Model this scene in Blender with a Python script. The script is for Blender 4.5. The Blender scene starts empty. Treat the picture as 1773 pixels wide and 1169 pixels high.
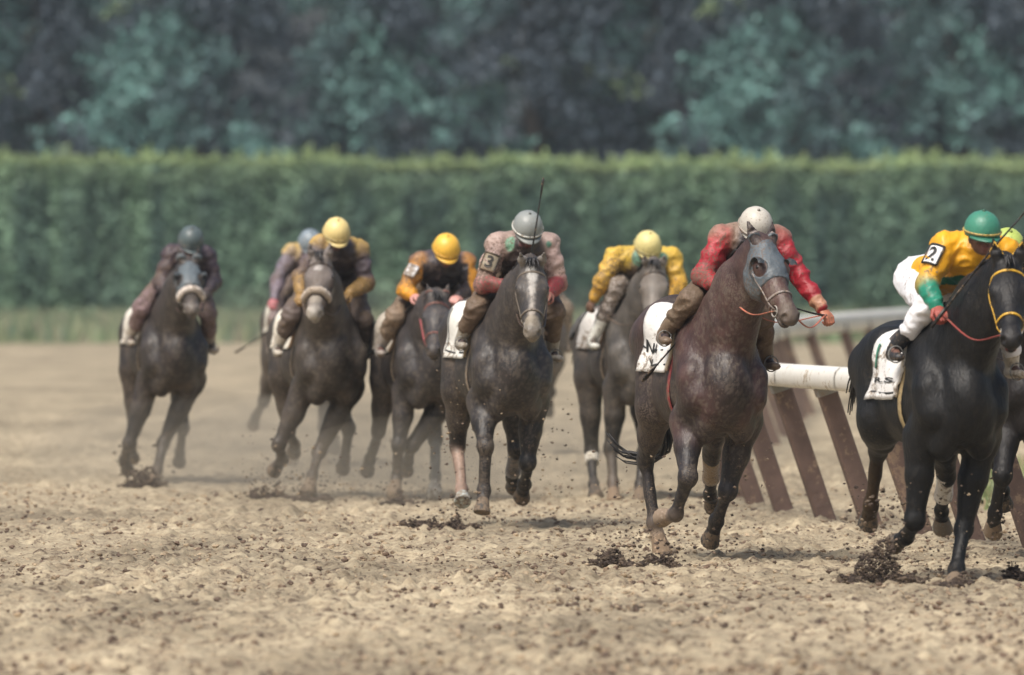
import bpy, math, random
import numpy as np
from mathutils import Vector, Matrix
random.seed(7)
rng = np.random.default_rng(11)
scene = bpy.context.scene
# ------------------------------------------------------------------ camera
FPX, CX, HY, CAMZ = 14775.0, 886.5, 453.0, 1.92     # 300 mm lens measured in photo pixels, horizon row, eye height
cam_d = bpy.data.cameras.new('camera'); cam = bpy.data.objects.new('camera', cam_d)
scene.collection.objects.link(cam); scene.camera = cam
cam.location = (0, 0, CAMZ); cam.rotation_euler = (math.radians(90), 0, 0)
cam_d.sensor_width = 36; cam_d.lens = 300; cam_d.shift_y = -(584.5 - HY) / 1773.0
cam_d.clip_start = 1; cam_d.clip_end = 3000
cam_d.dof.use_dof = True; cam_d.dof.focus_distance = 55.5; cam_d.dof.aperture_fstop = 2.9
# ------------------------------------------------------------------ world, sun, exposure
SUN_EL, SUN_AZ = math.radians(58), math.radians(215)   # azimuth clockwise from +Y: behind the camera, to the left
w = bpy.data.worlds.new('World'); scene.world = w; w.use_nodes = True
nt = w.node_tree; bg = nt.nodes['Background']
sky = nt.nodes.new('ShaderNodeTexSky'); sky.sky_type = 'NISHITA'; sky.sun_disc = False
sky.sun_elevation = SUN_EL; sky.sun_rotation = SUN_AZ; sky.dust_density = 6.0; sky.air_density = 1.2; sky.ozone_density = 1.0
nt.links.new(sky.outputs[0], bg.inputs[0]); bg.inputs[1].default_value = 0.075
sd = bpy.data.lights.new('sun', 'SUN'); sd.energy = 2.3; sd.angle = math.radians(24); sd.color = (1, .96, .9)
sun = bpy.data.objects.new('sun', sd); scene.collection.objects.link(sun)
sdir = Vector((math.sin(SUN_AZ) * math.cos(SUN_EL), math.cos(SUN_AZ) * math.cos(SUN_EL), math.sin(SUN_EL)))
sun.rotation_euler = sdir.to_track_quat('Z', 'Y').to_euler()
scene.view_settings.view_transform = 'Standard'; scene.view_settings.look = 'None'
scene.view_settings.gamma = 1; scene.view_settings.exposure = 0.66
scene.cycles.volume_bounces = 0; scene.cycles.max_bounces = 6; scene.cycles.volume_step_rate = 4

COL = scene.collection
# ------------------------------------------------------------------ helpers: objects
def mesh_obj(name, V, F, mat, parent=None, cols=None, smooth=True):
    me = bpy.data.meshes.new(name)
    V = np.asarray(V, dtype=np.float32).reshape(-1, 3)
    if isinstance(F, np.ndarray) and F.ndim == 2:
        n, k = F.shape
        me.vertices.add(len(V)); me.vertices.foreach_set('co', V.ravel())
        me.loops.add(n * k); me.loops.foreach_set('vertex_index', F.astype(np.int32).ravel())
        me.polygons.add(n); me.polygons.foreach_set('loop_start', np.arange(0, n * k, k, dtype=np.int32))
        me.update(calc_edges=True); me.validate()
    else:
        me.from_pydata(V.tolist(), [], [tuple(int(i) for i in f) for f in F])
    if cols is not None:
        at = me.color_attributes.new('Col', 'FLOAT_COLOR', 'POINT')
        c = np.ones((len(V), 4), dtype=np.float32); c[:, :3] = cols
        at.data.foreach_set('color', c.ravel())
    if smooth: me.polygons.foreach_set('use_smooth', np.ones(len(me.polygons), dtype=bool))
    me.materials.append(mat)
    o = bpy.data.objects.new(name, me); COL.objects.link(o)
    if parent is not None: o.parent = parent
    return o
def tag(o, label=None, cat=None, group=None, kind=None):
    if label: o['label'] = label
    if cat: o['category'] = cat
    if group: o['group'] = group
    if kind: o['kind'] = kind
    return o
def empty(name, loc=(0, 0, 0), rz=0):
    o = bpy.data.objects.new(name, None); COL.objects.link(o)
    o.location = loc; o.rotation_euler = (0, 0, rz); o.empty_display_size = .2
    return o
class MB:
    """collects pieces into one mesh"""
    def __init__(s): s.V = []; s.F = []; s.C = []; s.n = 0
    def add(s, V, F, c=None):
        V = np.asarray(V, dtype=float).reshape(-1, 3)
        s.V.append(V); s.F += [tuple(int(i) + s.n for i in f) for f in F]; s.n += len(V)
        s.C.append(np.tile(np.array(c if c is not None else (1, 1, 1), dtype=float), (len(V), 1)))
    def build(s, name, mat, parent=None, smooth=True):
        return mesh_obj(name, np.vstack(s.V), s.F, mat, parent, np.vstack(s.C), smooth)
def tube(pts, rad, n=8, flat=1.0, up=None):
    """swept tube along pts, rad scalar or per point; flat<1 squashes along up"""
    P = np.asarray(pts, dtype=float); m = len(P)
    R = np.full(m, rad, dtype=float) if np.isscalar(rad) else np.asarray(rad, dtype=float)
    V = []; prev = None
    for i in range(m):
        t = P[min(i + 1, m - 1)] - P[max(i - 1, 0)]; t = t / (np.linalg.norm(t) + 1e-9)
        u = np.array(up[i] if (up is not None and np.ndim(up) == 2) else (up if up is not None else (0, 0, 1)), dtype=float)
        if prev is not None and up is None: u = prev
        s = np.cross(t, u)
        if np.linalg.norm(s) < 1e-4: s = np.cross(t, (1, .3, 0))
        s /= np.linalg.norm(s); u = np.cross(s, t); prev = u
        for k in range(n):
            a = 2 * math.pi * k / n
            V.append(P[i] + R[i] * (math.cos(a) * s + flat * math.sin(a) * u))
    F = []
    for i in range(m - 1):
        for k in range(n):
            F.append((i * n + k, i * n + (k + 1) % n, (i + 1) * n + (k + 1) % n, (i + 1) * n + k))
    F.append(tuple(range(n))[::-1]); F.append(tuple((m - 1) * n + k for k in range(n)))
    return np.array(V), F
def spline(pts, n=24):
    """Catmull-Rom through pts"""
    P = np.asarray(pts, dtype=float)
    if len(P) < 3: return np.array([P[0] + (P[-1] - P[0]) * i / (n - 1) for i in range(n)])
    Q = np.vstack([2 * P[0] - P[1], P, 2 * P[-1] - P[-2]]); out = []
    for i in range(n):
        t = i / (n - 1) * (len(P) - 1); k = min(int(t), len(P) - 2); f = t - k
        a, b, c, d = Q[k:k + 4]
        out.append(.5 * ((2 * b) + (c - a) * f + (2 * a - 5 * b + 4 * c - d) * f * f + (3 * b - a - 3 * c + d) * f ** 3))
    return np.array(out)
def vnoise(x, y, seed=0):
    """2-D value noise in -1..1"""
    xi = np.floor(x).astype(np.int64); yi = np.floor(y).astype(np.int64); xf = x - xi; yf = y - yi
    xf = xf * xf * (3 - 2 * xf); yf = yf * yf * (3 - 2 * yf)
    def h(a, b):
        n = (a * 374761393 + b * 668265263 + seed * 974634777) & 0xffffffff
        n = ((n ^ (n >> 13)) * 1274126177) & 0xffffffff
        return ((n ^ (n >> 16)) & 0xffff) / 32767.5 - 1
    return (h(xi, yi) * (1 - xf) + h(xi + 1, yi) * xf) * (1 - yf) + (h(xi, yi + 1) * (1 - xf) + h(xi + 1, yi + 1) * xf) * yf
def vnoise3(P, seed=0):
    return (vnoise(P[:, 0] + .37 * P[:, 2], P[:, 1] - .61 * P[:, 2], seed) + vnoise(P[:, 2] * 1.1 + .3 * P[:, 0], P[:, 1] + .5 * P[:, 0], seed + 5)) * .5

# ------------------------------------------------------------------ helpers: signed distance bodies
def unit(v): v = np.asarray(v, dtype=float); return v / (np.linalg.norm(v) + 1e-12)
class Prim:
    def __init__(s, a, b, ra, rb, up=(0, 0, 1), k=.03, col=(0.05, .04, .03), sub=False):
        s.a = np.array(a, float); s.b = np.array(b, float)
        s.ra = np.array(ra if np.ndim(ra) else (ra, ra), float); s.rb = np.array(rb if np.ndim(rb) else (rb, rb), float)
        s.L = np.linalg.norm(s.b - s.a)
        t = (s.b - s.a) / s.L if s.L > 1e-6 else np.array((1., 0, 0)); up = np.array(up, float)
        side = np.cross(up, t)
        if np.linalg.norm(side) < 1e-3: side = np.cross((1, .01, 0), t)
        s.t = t; s.side = unit(side); s.up = np.cross(t, s.side); s.k = k; s.col = col; s.sub = sub
        R = max(s.ra.max(), s.rb.max())
        s.lo = np.minimum(s.a, s.b) - R - k - .02; s.hi = np.maximum(s.a, s.b) + R + k + .02
    def d(s, X, Y, Z):
        x = X - s.a[0]; y = Y - s.a[1]; z = Z - s.a[2]
        w_ = x * s.t[0] + y * s.t[1] + z * s.t[2]
        q = x * s.side[0] + y * s.side[1] + z * s.side[2]; u = x * s.up[0] + y * s.up[1] + z * s.up[2]
        h = np.clip(w_ / s.L, 0, 1) if s.L > 1e-6 else np.zeros_like(w_)
        al = w_ - h * s.L
        rs = s.ra[0] + (s.rb[0] - s.ra[0]) * h; ru = s.ra[1] + (s.rb[1] - s.ra[1]) * h; rt = .5 * (rs + ru)
        k0 = np.sqrt((q / rs) ** 2 + (u / ru) ** 2 + (al / rt) ** 2)
        k1 = np.sqrt((q / rs ** 2) ** 2 + (u / ru ** 2) ** 2 + (al / rt ** 2) ** 2) + 1e-4
        return k0 * (k0 - 1) / k1
class Ell:
    def __init__(s, c, r, ax=(1, 0, 0), up=(0, 0, 1), k=.03, col=(0.05, .04, .03), sub=False):
        s.c = np.array(c, float); s.r = np.array(r if np.ndim(r) else (r, r, r), float)
        s.t = unit(ax); sd_ = np.cross(np.array(up, float), s.t); s.side = unit(sd_); s.up = np.cross(s.t, s.side)
        s.k = k; s.col = col; s.sub = sub; R = s.r.max(); s.lo = s.c - R - k - .02; s.hi = s.c + R + k + .02
    def d(s, X, Y, Z):
        x = X - s.c[0]; y = Y - s.c[1]; z = Z - s.c[2]
        a = (x * s.t[0] + y * s.t[1] + z * s.t[2]); q = (x * s.side[0] + y * s.side[1] + z * s.side[2]); u = (x * s.up[0] + y * s.up[1] + z * s.up[2])
        k0 = np.sqrt((a / s.r[0]) ** 2 + (q / s.r[1]) ** 2 + (u / s.r[2]) ** 2)
        k1 = np.sqrt((a / s.r[0] ** 2) ** 2 + (q / s.r[1] ** 2) ** 2 + (u / s.r[2] ** 2) ** 2) + 1e-4
        return k0 * (k0 - 1) / k1
def smin(a, b, k):
    h = np.maximum(k - np.abs(a - b), 0) / k
    return np.minimum(a, b) - h * h * k * .25
def smax(a, b, k): return -smin(-a, -b, k)
def ev(prims, P):
    P = np.asarray(P, float); D = np.full(len(P), 1.0)
    for p in prims:
        e = p.d(P[:, 0], P[:, 1], P[:, 2])
        D = smax(D, -e, p.k) if p.sub else smin(D, e, p.k)
    return D
def surf(prims, h, clip=None, infl=0.0):
    """surface-nets mesh of the blended body; clip(X,Y,Z) is intersected"""
    pos = [p for p in prims if not p.sub]
    lo = np.min([p.lo for p in pos], axis=0) - h; hi = np.max([p.hi for p in pos], axis=0) + h
    n = np.ceil((hi - lo) / h).astype(int) + 2
    D = np.full(n, .5, dtype=np.float32)
    ax = [(lo[i] + h * np.arange(n[i])).astype(np.float32) for i in range(3)]
    for p in prims:
        i0 = np.clip(np.floor((p.lo - infl - lo) / h).astype(int), 0, n); i1 = np.clip(np.ceil((p.hi + infl - lo) / h).astype(int) + 1, 0, n)
        if (i1 <= i0).any(): continue
        sl = tuple(slice(a, b) for a, b in zip(i0, i1))
        X = ax[0][sl[0]][:, None, None]; Y = ax[1][sl[1]][None, :, None]; Z = ax[2][sl[2]][None, None, :]
        e = p.d(X, Y, Z).astype(np.float32) - (0 if p.sub else infl)
        D[sl] = smax(D[sl], -e, p.k) if p.sub else smin(D[sl], e, p.k)
    if clip is not None:
        D = np.maximum(D, clip(ax[0][:, None, None], ax[1][None, :, None], ax[2][None, None, :]))
    S = D < 0
    cs = np.zeros(np.array(S.shape) - 1, dtype=np.uint8)
    offs = [(i, j, k) for i in (0, 1) for j in (0, 1) for k in (0, 1)]
    nx, ny, nz = S.shape
    for i, j, k in offs: cs += S[i:nx - 1 + i, j:ny - 1 + j, k:nz - 1 + k]
    act = (cs > 0) & (cs < 8); idx = np.argwhere(act)
    if len(idx) == 0: return np.zeros((0, 3)), np.zeros((0, 4), int)
    cv = {o: D[idx[:, 0] + o[0], idx[:, 1] + o[1], idx[:, 2] + o[2]] for o in offs}
    acc = np.zeros((len(idx), 3)); cnt = np.zeros(len(idx))
    for o in offs:
        for a in range(3):
            if o[a] == 0:
                o2 = tuple(1 if q == a else o[q] for q in range(3)); va, vb = cv[o], cv[o2]
                m = (va < 0) != (vb < 0); den = np.where(m, va - vb, 1); t = np.where(m, va / den, 0)
                pt_ = np.tile(np.array(o, float), (len(idx), 1)); pt_[:, a] += t
                acc[m] += pt_[m]; cnt[m] += 1
    V = lo + h * (idx + acc / cnt[:, None])
    idm = np.full(act.shape, -1, dtype=np.int64); idm[act] = np.arange(len(idx)); F = []
    for a in range(3):
        b, c = (a + 1) % 3, (a + 2) % 3
        s0 = [slice(None)] * 3; s1 = [slice(None)] * 3; s0[a] = slice(0, -1); s1[a] = slice(1, None)
        E = np.argwhere(S[tuple(s0)] != S[tuple(s1)])
        E = E[(E[:, b] > 0) & (E[:, c] > 0) & (E[:, b] < S.shape[b] - 1) & (E[:, c] < S.shape[c] - 1)]
        def g(db, dc):
            q = E.copy(); q[:, b] -= db; q[:, c] -= dc; return idm[q[:, 0], q[:, 1], q[:, 2]]
        Q = np.stack([g(1, 1), g(0, 1), g(0, 0), g(1, 0)], 1)
        ins = S[E[:, 0], E[:, 1], E[:, 2]]; Q[~ins] = Q[~ins][:, ::-1]; F.append(Q)
    F = np.vstack(F); F = F[(F >= 0).all(1)]
    return V, F
def vnorm(V, F):
    a = V[F[:, 2]] - V[F[:, 0]]; b = V[F[:, 3]] - V[F[:, 1]]; n = np.cross(a, b); N_ = np.zeros_like(V)
    for k in range(4): np.add.at(N_, F[:, k], n)
    return N_ / (np.linalg.norm(N_, axis=1)[:, None] + 1e-9)
def ridged(P, seed): return 1 - 2 * np.abs(vnoise3(P, seed))
def paint(prims, V, tau=.012):
    W = np.zeros(len(V)); C = np.zeros((len(V), 3))
    for p in prims:
        if p.sub: continue
        e = np.exp(-np.clip(p.d(V[:, 0], V[:, 1], V[:, 2]), -.02, .3) / tau); W += e; C += e[:, None] * np.array(p.col)
    return C / W[:, None]

# ------------------------------------------------------------------ materials
def mat(name, rough=.6, vcol=True, color=(.5, .5, .5), bump=0.0, bscale=60, mud=0.0, mudcol=(.2, .145, .095), mudscale=38, coat=0.0, spec=.5,
        var=.25, vscale=6, sheen=0.0, bscale3=None, lump=0.0):
    m = bpy.data.materials.new(name); m.use_nodes = True; t = m.node_tree; N = t.nodes; L = t.links
    b = N['Principled BSDF']; b.inputs['Roughness'].default_value = rough; b.inputs['Specular IOR Level'].default_value = spec
    b.inputs['Coat Weight'].default_value = coat; b.inputs['Coat Roughness'].default_value = .25; b.inputs['Sheen Weight'].default_value = sheen
    tc = N.new('ShaderNodeTexCoord'); src = tc.outputs['Object']
    if vcol: c = N.new('ShaderNodeVertexColor'); c.layer_name = 'Col'; out = c.outputs[0]
    else: c = N.new('ShaderNodeRGB'); c.outputs[0].default_value = (*color, 1); out = c.outputs[0]
    n1 = N.new('ShaderNodeTexNoise'); n1.inputs['Scale'].default_value = vscale; n1.inputs['Detail'].default_value = 5; L.new(src, n1.inputs['Vector'])
    mr = N.new('ShaderNodeMapRange'); mr.inputs[1].default_value = .25; mr.inputs[2].default_value = .75
    mr.inputs[3].default_value = 1 - var; mr.inputs[4].default_value = 1 + var; L.new(n1.outputs[0], mr.inputs[0])
    mx = N.new('ShaderNodeVectorMath'); mx.operation = 'SCALE'; L.new(out, mx.inputs[0]); L.new(mr.outputs[0], mx.inputs['Scale']); out = mx.outputs[0]
    if mud > 0:
        n2 = N.new('ShaderNodeTexNoise'); n2.inputs['Scale'].default_value = mudscale; n2.inputs['Detail'].default_value = 6; n2.inputs['Roughness'].default_value = .7
        L.new(src, n2.inputs['Vector'])
        n3 = N.new('ShaderNodeTexNoise'); n3.inputs['Scale'].default_value = 3.1; n3.inputs['Detail'].default_value = 3; L.new(src, n3.inputs['Vector'])
        ad = N.new('ShaderNodeMath'); ad.operation = 'MULTIPLY_ADD'; ad.inputs[1].default_value = .55; L.new(n3.outputs[0], ad.inputs[0]); L.new(n2.outputs[0], ad.inputs[2])
        r2 = N.new('ShaderNodeMapRange'); th = .92 - .24 * mud; r2.inputs[1].default_value = th; r2.inputs[2].default_value = th + .08; r2.inputs[4].default_value = .85; L.new(ad.outputs[0], r2.inputs[0])
        mm = N.new('ShaderNodeMix'); mm.data_type = 'RGBA'; L.new(r2.outputs[0], mm.inputs[0]); L.new(out, mm.inputs[6]); mm.inputs[7].default_value = (*mudcol, 1); out = mm.outputs[2]
        rr = N.new('ShaderNodeMapRange'); rr.inputs[3].default_value = rough; rr.inputs[4].default_value = .85; L.new(r2.outputs[0], rr.inputs[0]); L.new(rr.outputs[0], b.inputs['Roughness'])
    L.new(out, b.inputs['Base Color'])
    if bump > 0:
        nb = N.new('ShaderNodeTexNoise'); nb.inputs['Scale'].default_value = bscale; nb.inputs['Detail'].default_value = 4
        if bscale3:
            mp = N.new('ShaderNodeMapping'); mp.inputs['Scale'].default_value = bscale3; L.new(src, mp.inputs[0]); L.new(mp.outputs[0], nb.inputs['Vector'])
        else: L.new(src, nb.inputs['Vector'])
        bp = N.new('ShaderNodeBump'); bp.inputs['Strength'].default_value = bump; bp.inputs['Distance'].default_value = .012; L.new(nb.outputs[0], bp.inputs['Height']); L.new(bp.outputs[0], b.inputs['Normal'])
    return m
M = {}
M['coat'] = mat('horse_coat', rough=.48, bump=.5, bscale=55, bscale3=(1, 1, .35), mud=.40, mudscale=95, mudcol=(.13, .10, .075), var=.45, vscale=9, spec=.45)
M['coat_clean'] = mat('horse_coat_black', rough=.52, bump=.5, bscale=55, bscale3=(1, 1, .35), mud=.12, mudscale=110, mudcol=(.07, .06, .045), var=.4, vscale=8, spec=.32)
M['hair'] = mat('hair', rough=.5, bump=.3, bscale=80, var=.4, vscale=20)
M['hoof'] = mat('hoof', rough=.7, bump=.4, bscale=50, mud=.9, mudscale=40, var=.3)
M['eye'] = mat('eye', rough=.08, var=.1)
M['cloth'] = mat('silks', rough=.5, bump=1.0, bscale=22, mud=.5, mudscale=60, mudcol=(.13, .09, .065), var=.22, sheen=0.0)
M['cloth_clean'] = mat('silks_clean', rough=.45, bump=.9, bscale=14, mud=.05, mudscale=34, var=.2, sheen=0.0)
M['breech'] = mat('breeches', rough=.6, bump=1.0, bscale=20, mud=.7, mudscale=45, mudcol=(.12, .085, .055), var=.3)
M['breech_clean'] = mat('breeches_clean', rough=.55, bump=.9, bscale=12, mud=.05, mudscale=22, var=.12)
M['leather'] = mat('leather', rough=.45, bump=.3, bscale=60, mud=.45, mudscale=40, var=.25)
M['helmet'] = mat('helmet', rough=.42, bump=.2, bscale=50, mud=.22, mudscale=90, var=.16)
M['skin'] = mat('skin', rough=.5, bump=.2, bscale=60, mud=.35, mudscale=50, var=.15)
M['fleece'] = mat('fleece', rough=.95, bump=1.0, bscale=70, mud=.45, mudscale=30, var=.3, sheen=.5)
M['saddlecloth'] = mat('saddle_cloth', rough=.7, bump=.4, bscale=30, mud=.35, mudscale=18, var=.1)
M['ink'] = mat('ink', rough=.6, var=.15)

# ------------------------------------------------------------------ horse
def px2world(px, py, Y):
    return np.array([(px - CX) / FPX * Y, Y, CAMZ - (py - HY) / FPX * Y])
class Frame:
    """a horse's own frame: x forward, y to its left, z up, origin on the ground under the withers"""
    def __init__(s, X, Y, yaw):
        s.X, s.Y, s.psi = X, Y, math.radians(yaw); s.sp, s.cp = math.sin(s.psi), math.cos(s.psi)
    def pt(s, px, py, xl):
        rx = (px - CX) / FPX; rz = -(py - HY) / FPX
        t = (xl + s.X * s.sp - s.Y * s.cp) / (rx * s.sp - s.cp)
        return np.array([xl, (t * rx - s.X) * s.cp + (t - s.Y) * s.sp, CAMZ + t * rz])
    def reach(s, A, px, py, L, sg):
        """the point on the sight line of (px,py) that lies a bone length L from joint A"""
        best, bp = 9, None
        for i in range(61):
            q = s.pt(px, py, A[0] + sg * L * i / 60); e = abs(np.linalg.norm(q - A) - L)
            if e < best - 1e-6: best, bp = e, q
        return bp
    def obj_yaw(s):   # local +x must map to (sin psi, -cos psi)
        return math.atan2(-s.cp, s.sp)
def ray_out(prims, c, d, r0=.02, r1=.7, it=26):
    """outermost crossing from centre c along directions d (both Nx3)"""
    lo = np.full(len(c), r0); hi = np.full(len(c), r1); rs = np.linspace(r1, r0, 40); found = np.zeros(len(c), bool)
    for i in range(39):
        v = ev(prims, c + d * rs[i + 1]); new = (v < 0) & ~found; hi[new] = rs[i]; lo[new] = rs[i + 1]; found |= new
        if found.all(): break
    for _ in range(14):
        m = .5 * (lo + hi); v = ev(prims, c + d * m[:, None]); lo = np.where(v < 0, m, lo); hi = np.where(v < 0, hi, m)
    return hi
def glyph(txt):
    cu = bpy.data.curves.new('g', 'FONT'); cu.body = txt; cu.align_x = 'CENTER'; cu.align_y = 'CENTER'; cu.offset = .025
    o = bpy.data.objects.new('g', cu); COL.objects.link(o); dg = bpy.context.evaluated_depsgraph_get()
    me = bpy.data.meshes.new_from_object(o.evaluated_get(dg)); V = np.array([v.co[:] for v in me.vertices]); F = [tuple(p.vertices) for p in me.polygons]
    bpy.data.objects.remove(o); bpy.data.curves.remove(cu); bpy.data.meshes.remove(me)
    c = (V.max(0) + V.min(0)) / 2; V -= c; V /= (V[:, 1].max() - V[:, 1].min()); return V[:, :2], F
HORSES = {}
def darker(c, f): return tuple(x * f for x in c)
def build_horse(h):
    fr = Frame(h['X'], h['Y'], h['yaw']); h['fr'] = fr
    root = empty('horse', (h['X'], h['Y'], 0), fr.obj_yaw()); h['root'] = root
    tag(root, h['label'], 'horse', 'racehorses galloping round the turn')
    base = h['col']; leg = h.get('legcol', darker(base, .45)); res = h['res']; mt = M['coat_clean'] if h.get('clean') else M['coat']
    dz = h.get('dz', 0.0); mid = h.get('midcol', base)
    P = []; A = P.append
    def S(a, b, ra, rb, k=.06, col=base, up=(0, 0, 1)):
        a = np.array(a, float) + (0, 0, dz); b = np.array(b, float) + (0, 0, dz); A(Prim(a, b, ra, rb, up, k, col))
    cr = h.get('croup', .05)
    S((-.60, 0, 1.24 + cr * .6), (-.2, 0, 1.22 + cr * .2), (.235, .26), (.25, .32)); S((-.2, 0, 1.22 + cr * .2), (.15, 0, 1.19), (.25, .32), (.225, .35)); A(Ell((-.2, 0, 1.10 + dz), (.55, .275, .24), k=.08, col=base))
    S((.15, 0, 1.18), (.42, 0, 1.14), (.235, .35), (.17, .27), .06)
    S((-.25, 0, 1.38 + cr * .4), (-.75, 0, 1.40 + cr), (.17, .13), (.20, .15), .1)
    S((-.18, 0, 1.50), (.12, 0, 1.52), (.065, .11), (.08, .13), .1, mid)
    for y in (-1, 1):
        S((-.52, .165 * y, 1.38 + cr * .9), (-.93, .135 * y, 1.26 + cr), (.12, .15), (.135, .17), .08, mid)
        S((-.74, .15 * y, 1.22 + cr), (-.60, .20 * y, 1.02), (.145, .23), (.12, .18), .09)
        S((-.02, .11 * y, 1.51), (.36, .185 * y, 1.20), (.095, .16), (.10, .13), .05, mid); S((.36, .185 * y, 1.20), (.43, .17 * y, 1.08), (.095, .11), (.085, .10), .04, mid)
        S((.38, .175 * y, 1.10), (.22, .185 * y, .92), (.10, .12), (.095, .13), .05)
        A(Ell((.48, .085 * y, 1.08 + dz), (.10, .088, .19), k=.025, col=mid))
        A(Ell((.38, .12 * y, .92 + dz), (.11, .085, .13), k=.04, col=base))
    # ---- neck and head
    poll = fr.pt(*h['poll'], h.get('pollx', .92)); muz = fr.reach(poll, *h['muz'], .64, 1)
    nb = np.array((.22, 0, 1.34 + dz)); nm = nb * .45 + poll * .55 + np.array((-.03, 0, .03)); 
    A(Prim(nb, nm, (.225, .30), (.138, .215), k=.06, col=mid)); A(Prim(nm, poll - unit(poll - nm) * .04, (.138, .215), (.076, .13), k=.05, col=mid)); th = nm * .35 + nb * .65
    A(Prim(th + (.12, 0, -.14), nm * .3 + poll * .7 + (.06, 0, -.12), .07, .05, k=.05, col=mid))
    body_n = len(P)
    f = unit(muz - poll); n_ = np.array((0, 0, 1.)) - f * f[2]; n_ = unit(n_ + np.array((0, h.get('roll', 0), 0))); n_ = unit(n_ - f * np.dot(n_, f)); sd_ = np.cross(n_, f)
    hs_ = h.get('hs', 1.10)
    def H(a, s, u): return poll + (f * a + sd_ * s + n_ * u) * hs_
    h['H'] = H; h['hax'] = (f, sd_, n_); hd = []
    def B(p):
        if isinstance(p, Ell): p.r = p.r * hs_
        else: p.ra = p.ra * hs_; p.rb = p.rb * hs_
        p.lo = p.lo - .02; p.hi = p.hi + .02; hd.append(p)
    hc = h.get('headcol', mid); mz = h.get('muzcol', darker(hc, .8))
    B(Ell(H(.05, 0, -.02), (.10, .075, .085), f, n_, .05, hc)); B(Ell(H(.17, 0, -.015), (.13, .098, .07), f, n_, .05, hc))
    for s in (-1, 1):
        B(Ell(H(.17, .05 * s, -.11), (.13, .048, .105), f, n_, .05, hc)); B(Ell(H(.195, .082 * s, .0), (.045, .026, .032), f, n_, .025, hc))
        B(Prim(H(.24, .062 * s, -.055), H(.42, .048 * s, -.065), .022, .016, n_, .03, hc))
    B(Prim(H(.16, 0, -.03), H(.50, 0, -.032), (.075, .07), (.047, .045), n_, .05, hc)); B(Ell(H(.54, 0, -.045), (.07, .055, .056), f, n_, .035, mz))
    B(Prim(H(.24, 0, -.14), H(.49, 0, -.105), (.045, .05), (.032, .034), n_, .04, hc)); B(Ell(H(.53, 0, -.108), (.04, .034, .028), f, n_, .02, mz))
    for s in (-1, 1): B(Ell(H(.56, .036 * s, -.03), (.036, .026, .03), f, n_, .015, mz))
    for s in (-1, 1): B(Ell(H(.585, .047 * s, -.022), (.030, .017, .024), f, n_, .006, (.01, .008, .008), True))
    B(Prim(H(.50, 0, -.088), H(.64, 0, -.088), (.07, .010), (.07, .014), n_, .008, (.02, .01, .01), True))
    ear = h.get('ear', (-.6, .8))
    for s in (-1, 1):
        e0 = H(.01, .052 * s, .035); ed = unit(f * ear[0] + n_ * ear[1] + sd_ * .22 * s); ec = h.get('earcol', hc)
        B(Prim(e0, e0 + ed * .06, (.028, .022), (.032, .02), f, .02, ec)); B(Prim(e0 + ed * .06, e0 + ed * .15, (.032, .019), (.006, .006), f, .015, ec))
        B(Ell(e0 + ed * .085 + unit(f + n_ * .5) * .022, (.014, .05, .012), f, ed, .008, (.02, .015, .015), True))
    h['headprims'] = hd; P += hd
    # ---- legs
    J = {}; tend = []
    for nm_, e0, bones in (('RF', (.21, -.185, .92), (.43, .29, .185)), ('LF', (.21, .185, .92), (.43, .29, .185)), ('RH', (-.56, -.20, 1.0), (.44, .40, .20)), ('LH', (-.56, .20, 1.0), (.44, .40, .20))):
        sp = h[nm_]; j = [np.array(e0, float) + (0, 0, dz)]
        for (px, py, sg), L in zip(sp, bones): j.append(fr.reach(j[-1], px, py, L, sg))
        J[nm_] = j; fore = nm_[1] == 'F'; lc = h.get('cannon', {}).get(nm_, leg)
        y = -1 if nm_[0] == 'R' else 1
        if fore:
            up = unit(j[1] - j[0])
            A(Prim(j[0] + (.0, .01 * y, .02), j[0] * .55 + j[1] * .45, (.105, .125), (.080, .085), (1, 0, .01), .04, mid if h.get('fore_sky_sheen') == nm_ else base))  # paler forearm colour paints the sky's reflection into the coat
            A(Prim(j[0] * .55 + j[1] * .45, j[1] - up * .02, (.080, .085), (.048, .050), (1, 0, .01), .03, leg))
            A(Ell(j[1], (.072, .060, .060), up, (1, .01, .02), .02, leg))
        else:
            A(Prim(j[0], j[0] * .5 + j[1] * .5, (.11, .15), (.075, .10), (1, 0, .01), .05, base)); A(Prim(j[0] * .5 + j[1] * .5, j[1], (.075, .10), (.046, .056), (1, 0, .01), .04, leg))
            A(Ell(j[1] + unit(j[1] - j[2]) * .01, (.072, .052, .062), unit(j[1] - j[0]), (1, .01, .02), .03, leg))
            A(Ell(j[1] + unit(j[1] - j[2]) * .05 - unit(j[0] - j[1]) * .02, (.04, .022, .03), unit(j[1] - j[2]), (1, .01, .02), .03, leg))
        A(Prim(j[1], j[2], (.040, .046), (.033, .040), (1, 0, .01), .03, lc))
        A(Ell(j[2], (.052, .046, .050), unit(j[2] - j[1]), (1, .01, .02), .02, lc))
        hoofdir = unit(j[3] - j[2]); cor = j[2] + hoofdir * .10; A(Prim(j[2], cor, (.036, .040), (.043, .045), (1, 0, .01), .02, h.get('pastern', {}).get(nm_, lc)))
        h.setdefault('cor', {})[nm_] = (cor, hoofdir)
    h['J'] = J
    V, F = surf(P, res); C = paint(P, V)
    for (a, s, u, r, c) in h.get('facepaint', []):
        d_ = np.linalg.norm((V - H(a, s, u)) * 1.0, axis=1); wgt = np.clip((r - d_) / .012 + vnoise3(V * 70) * .7, 0, 1)[:, None]; C = C * (1 - wgt) + wgt * np.array(c)
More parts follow.
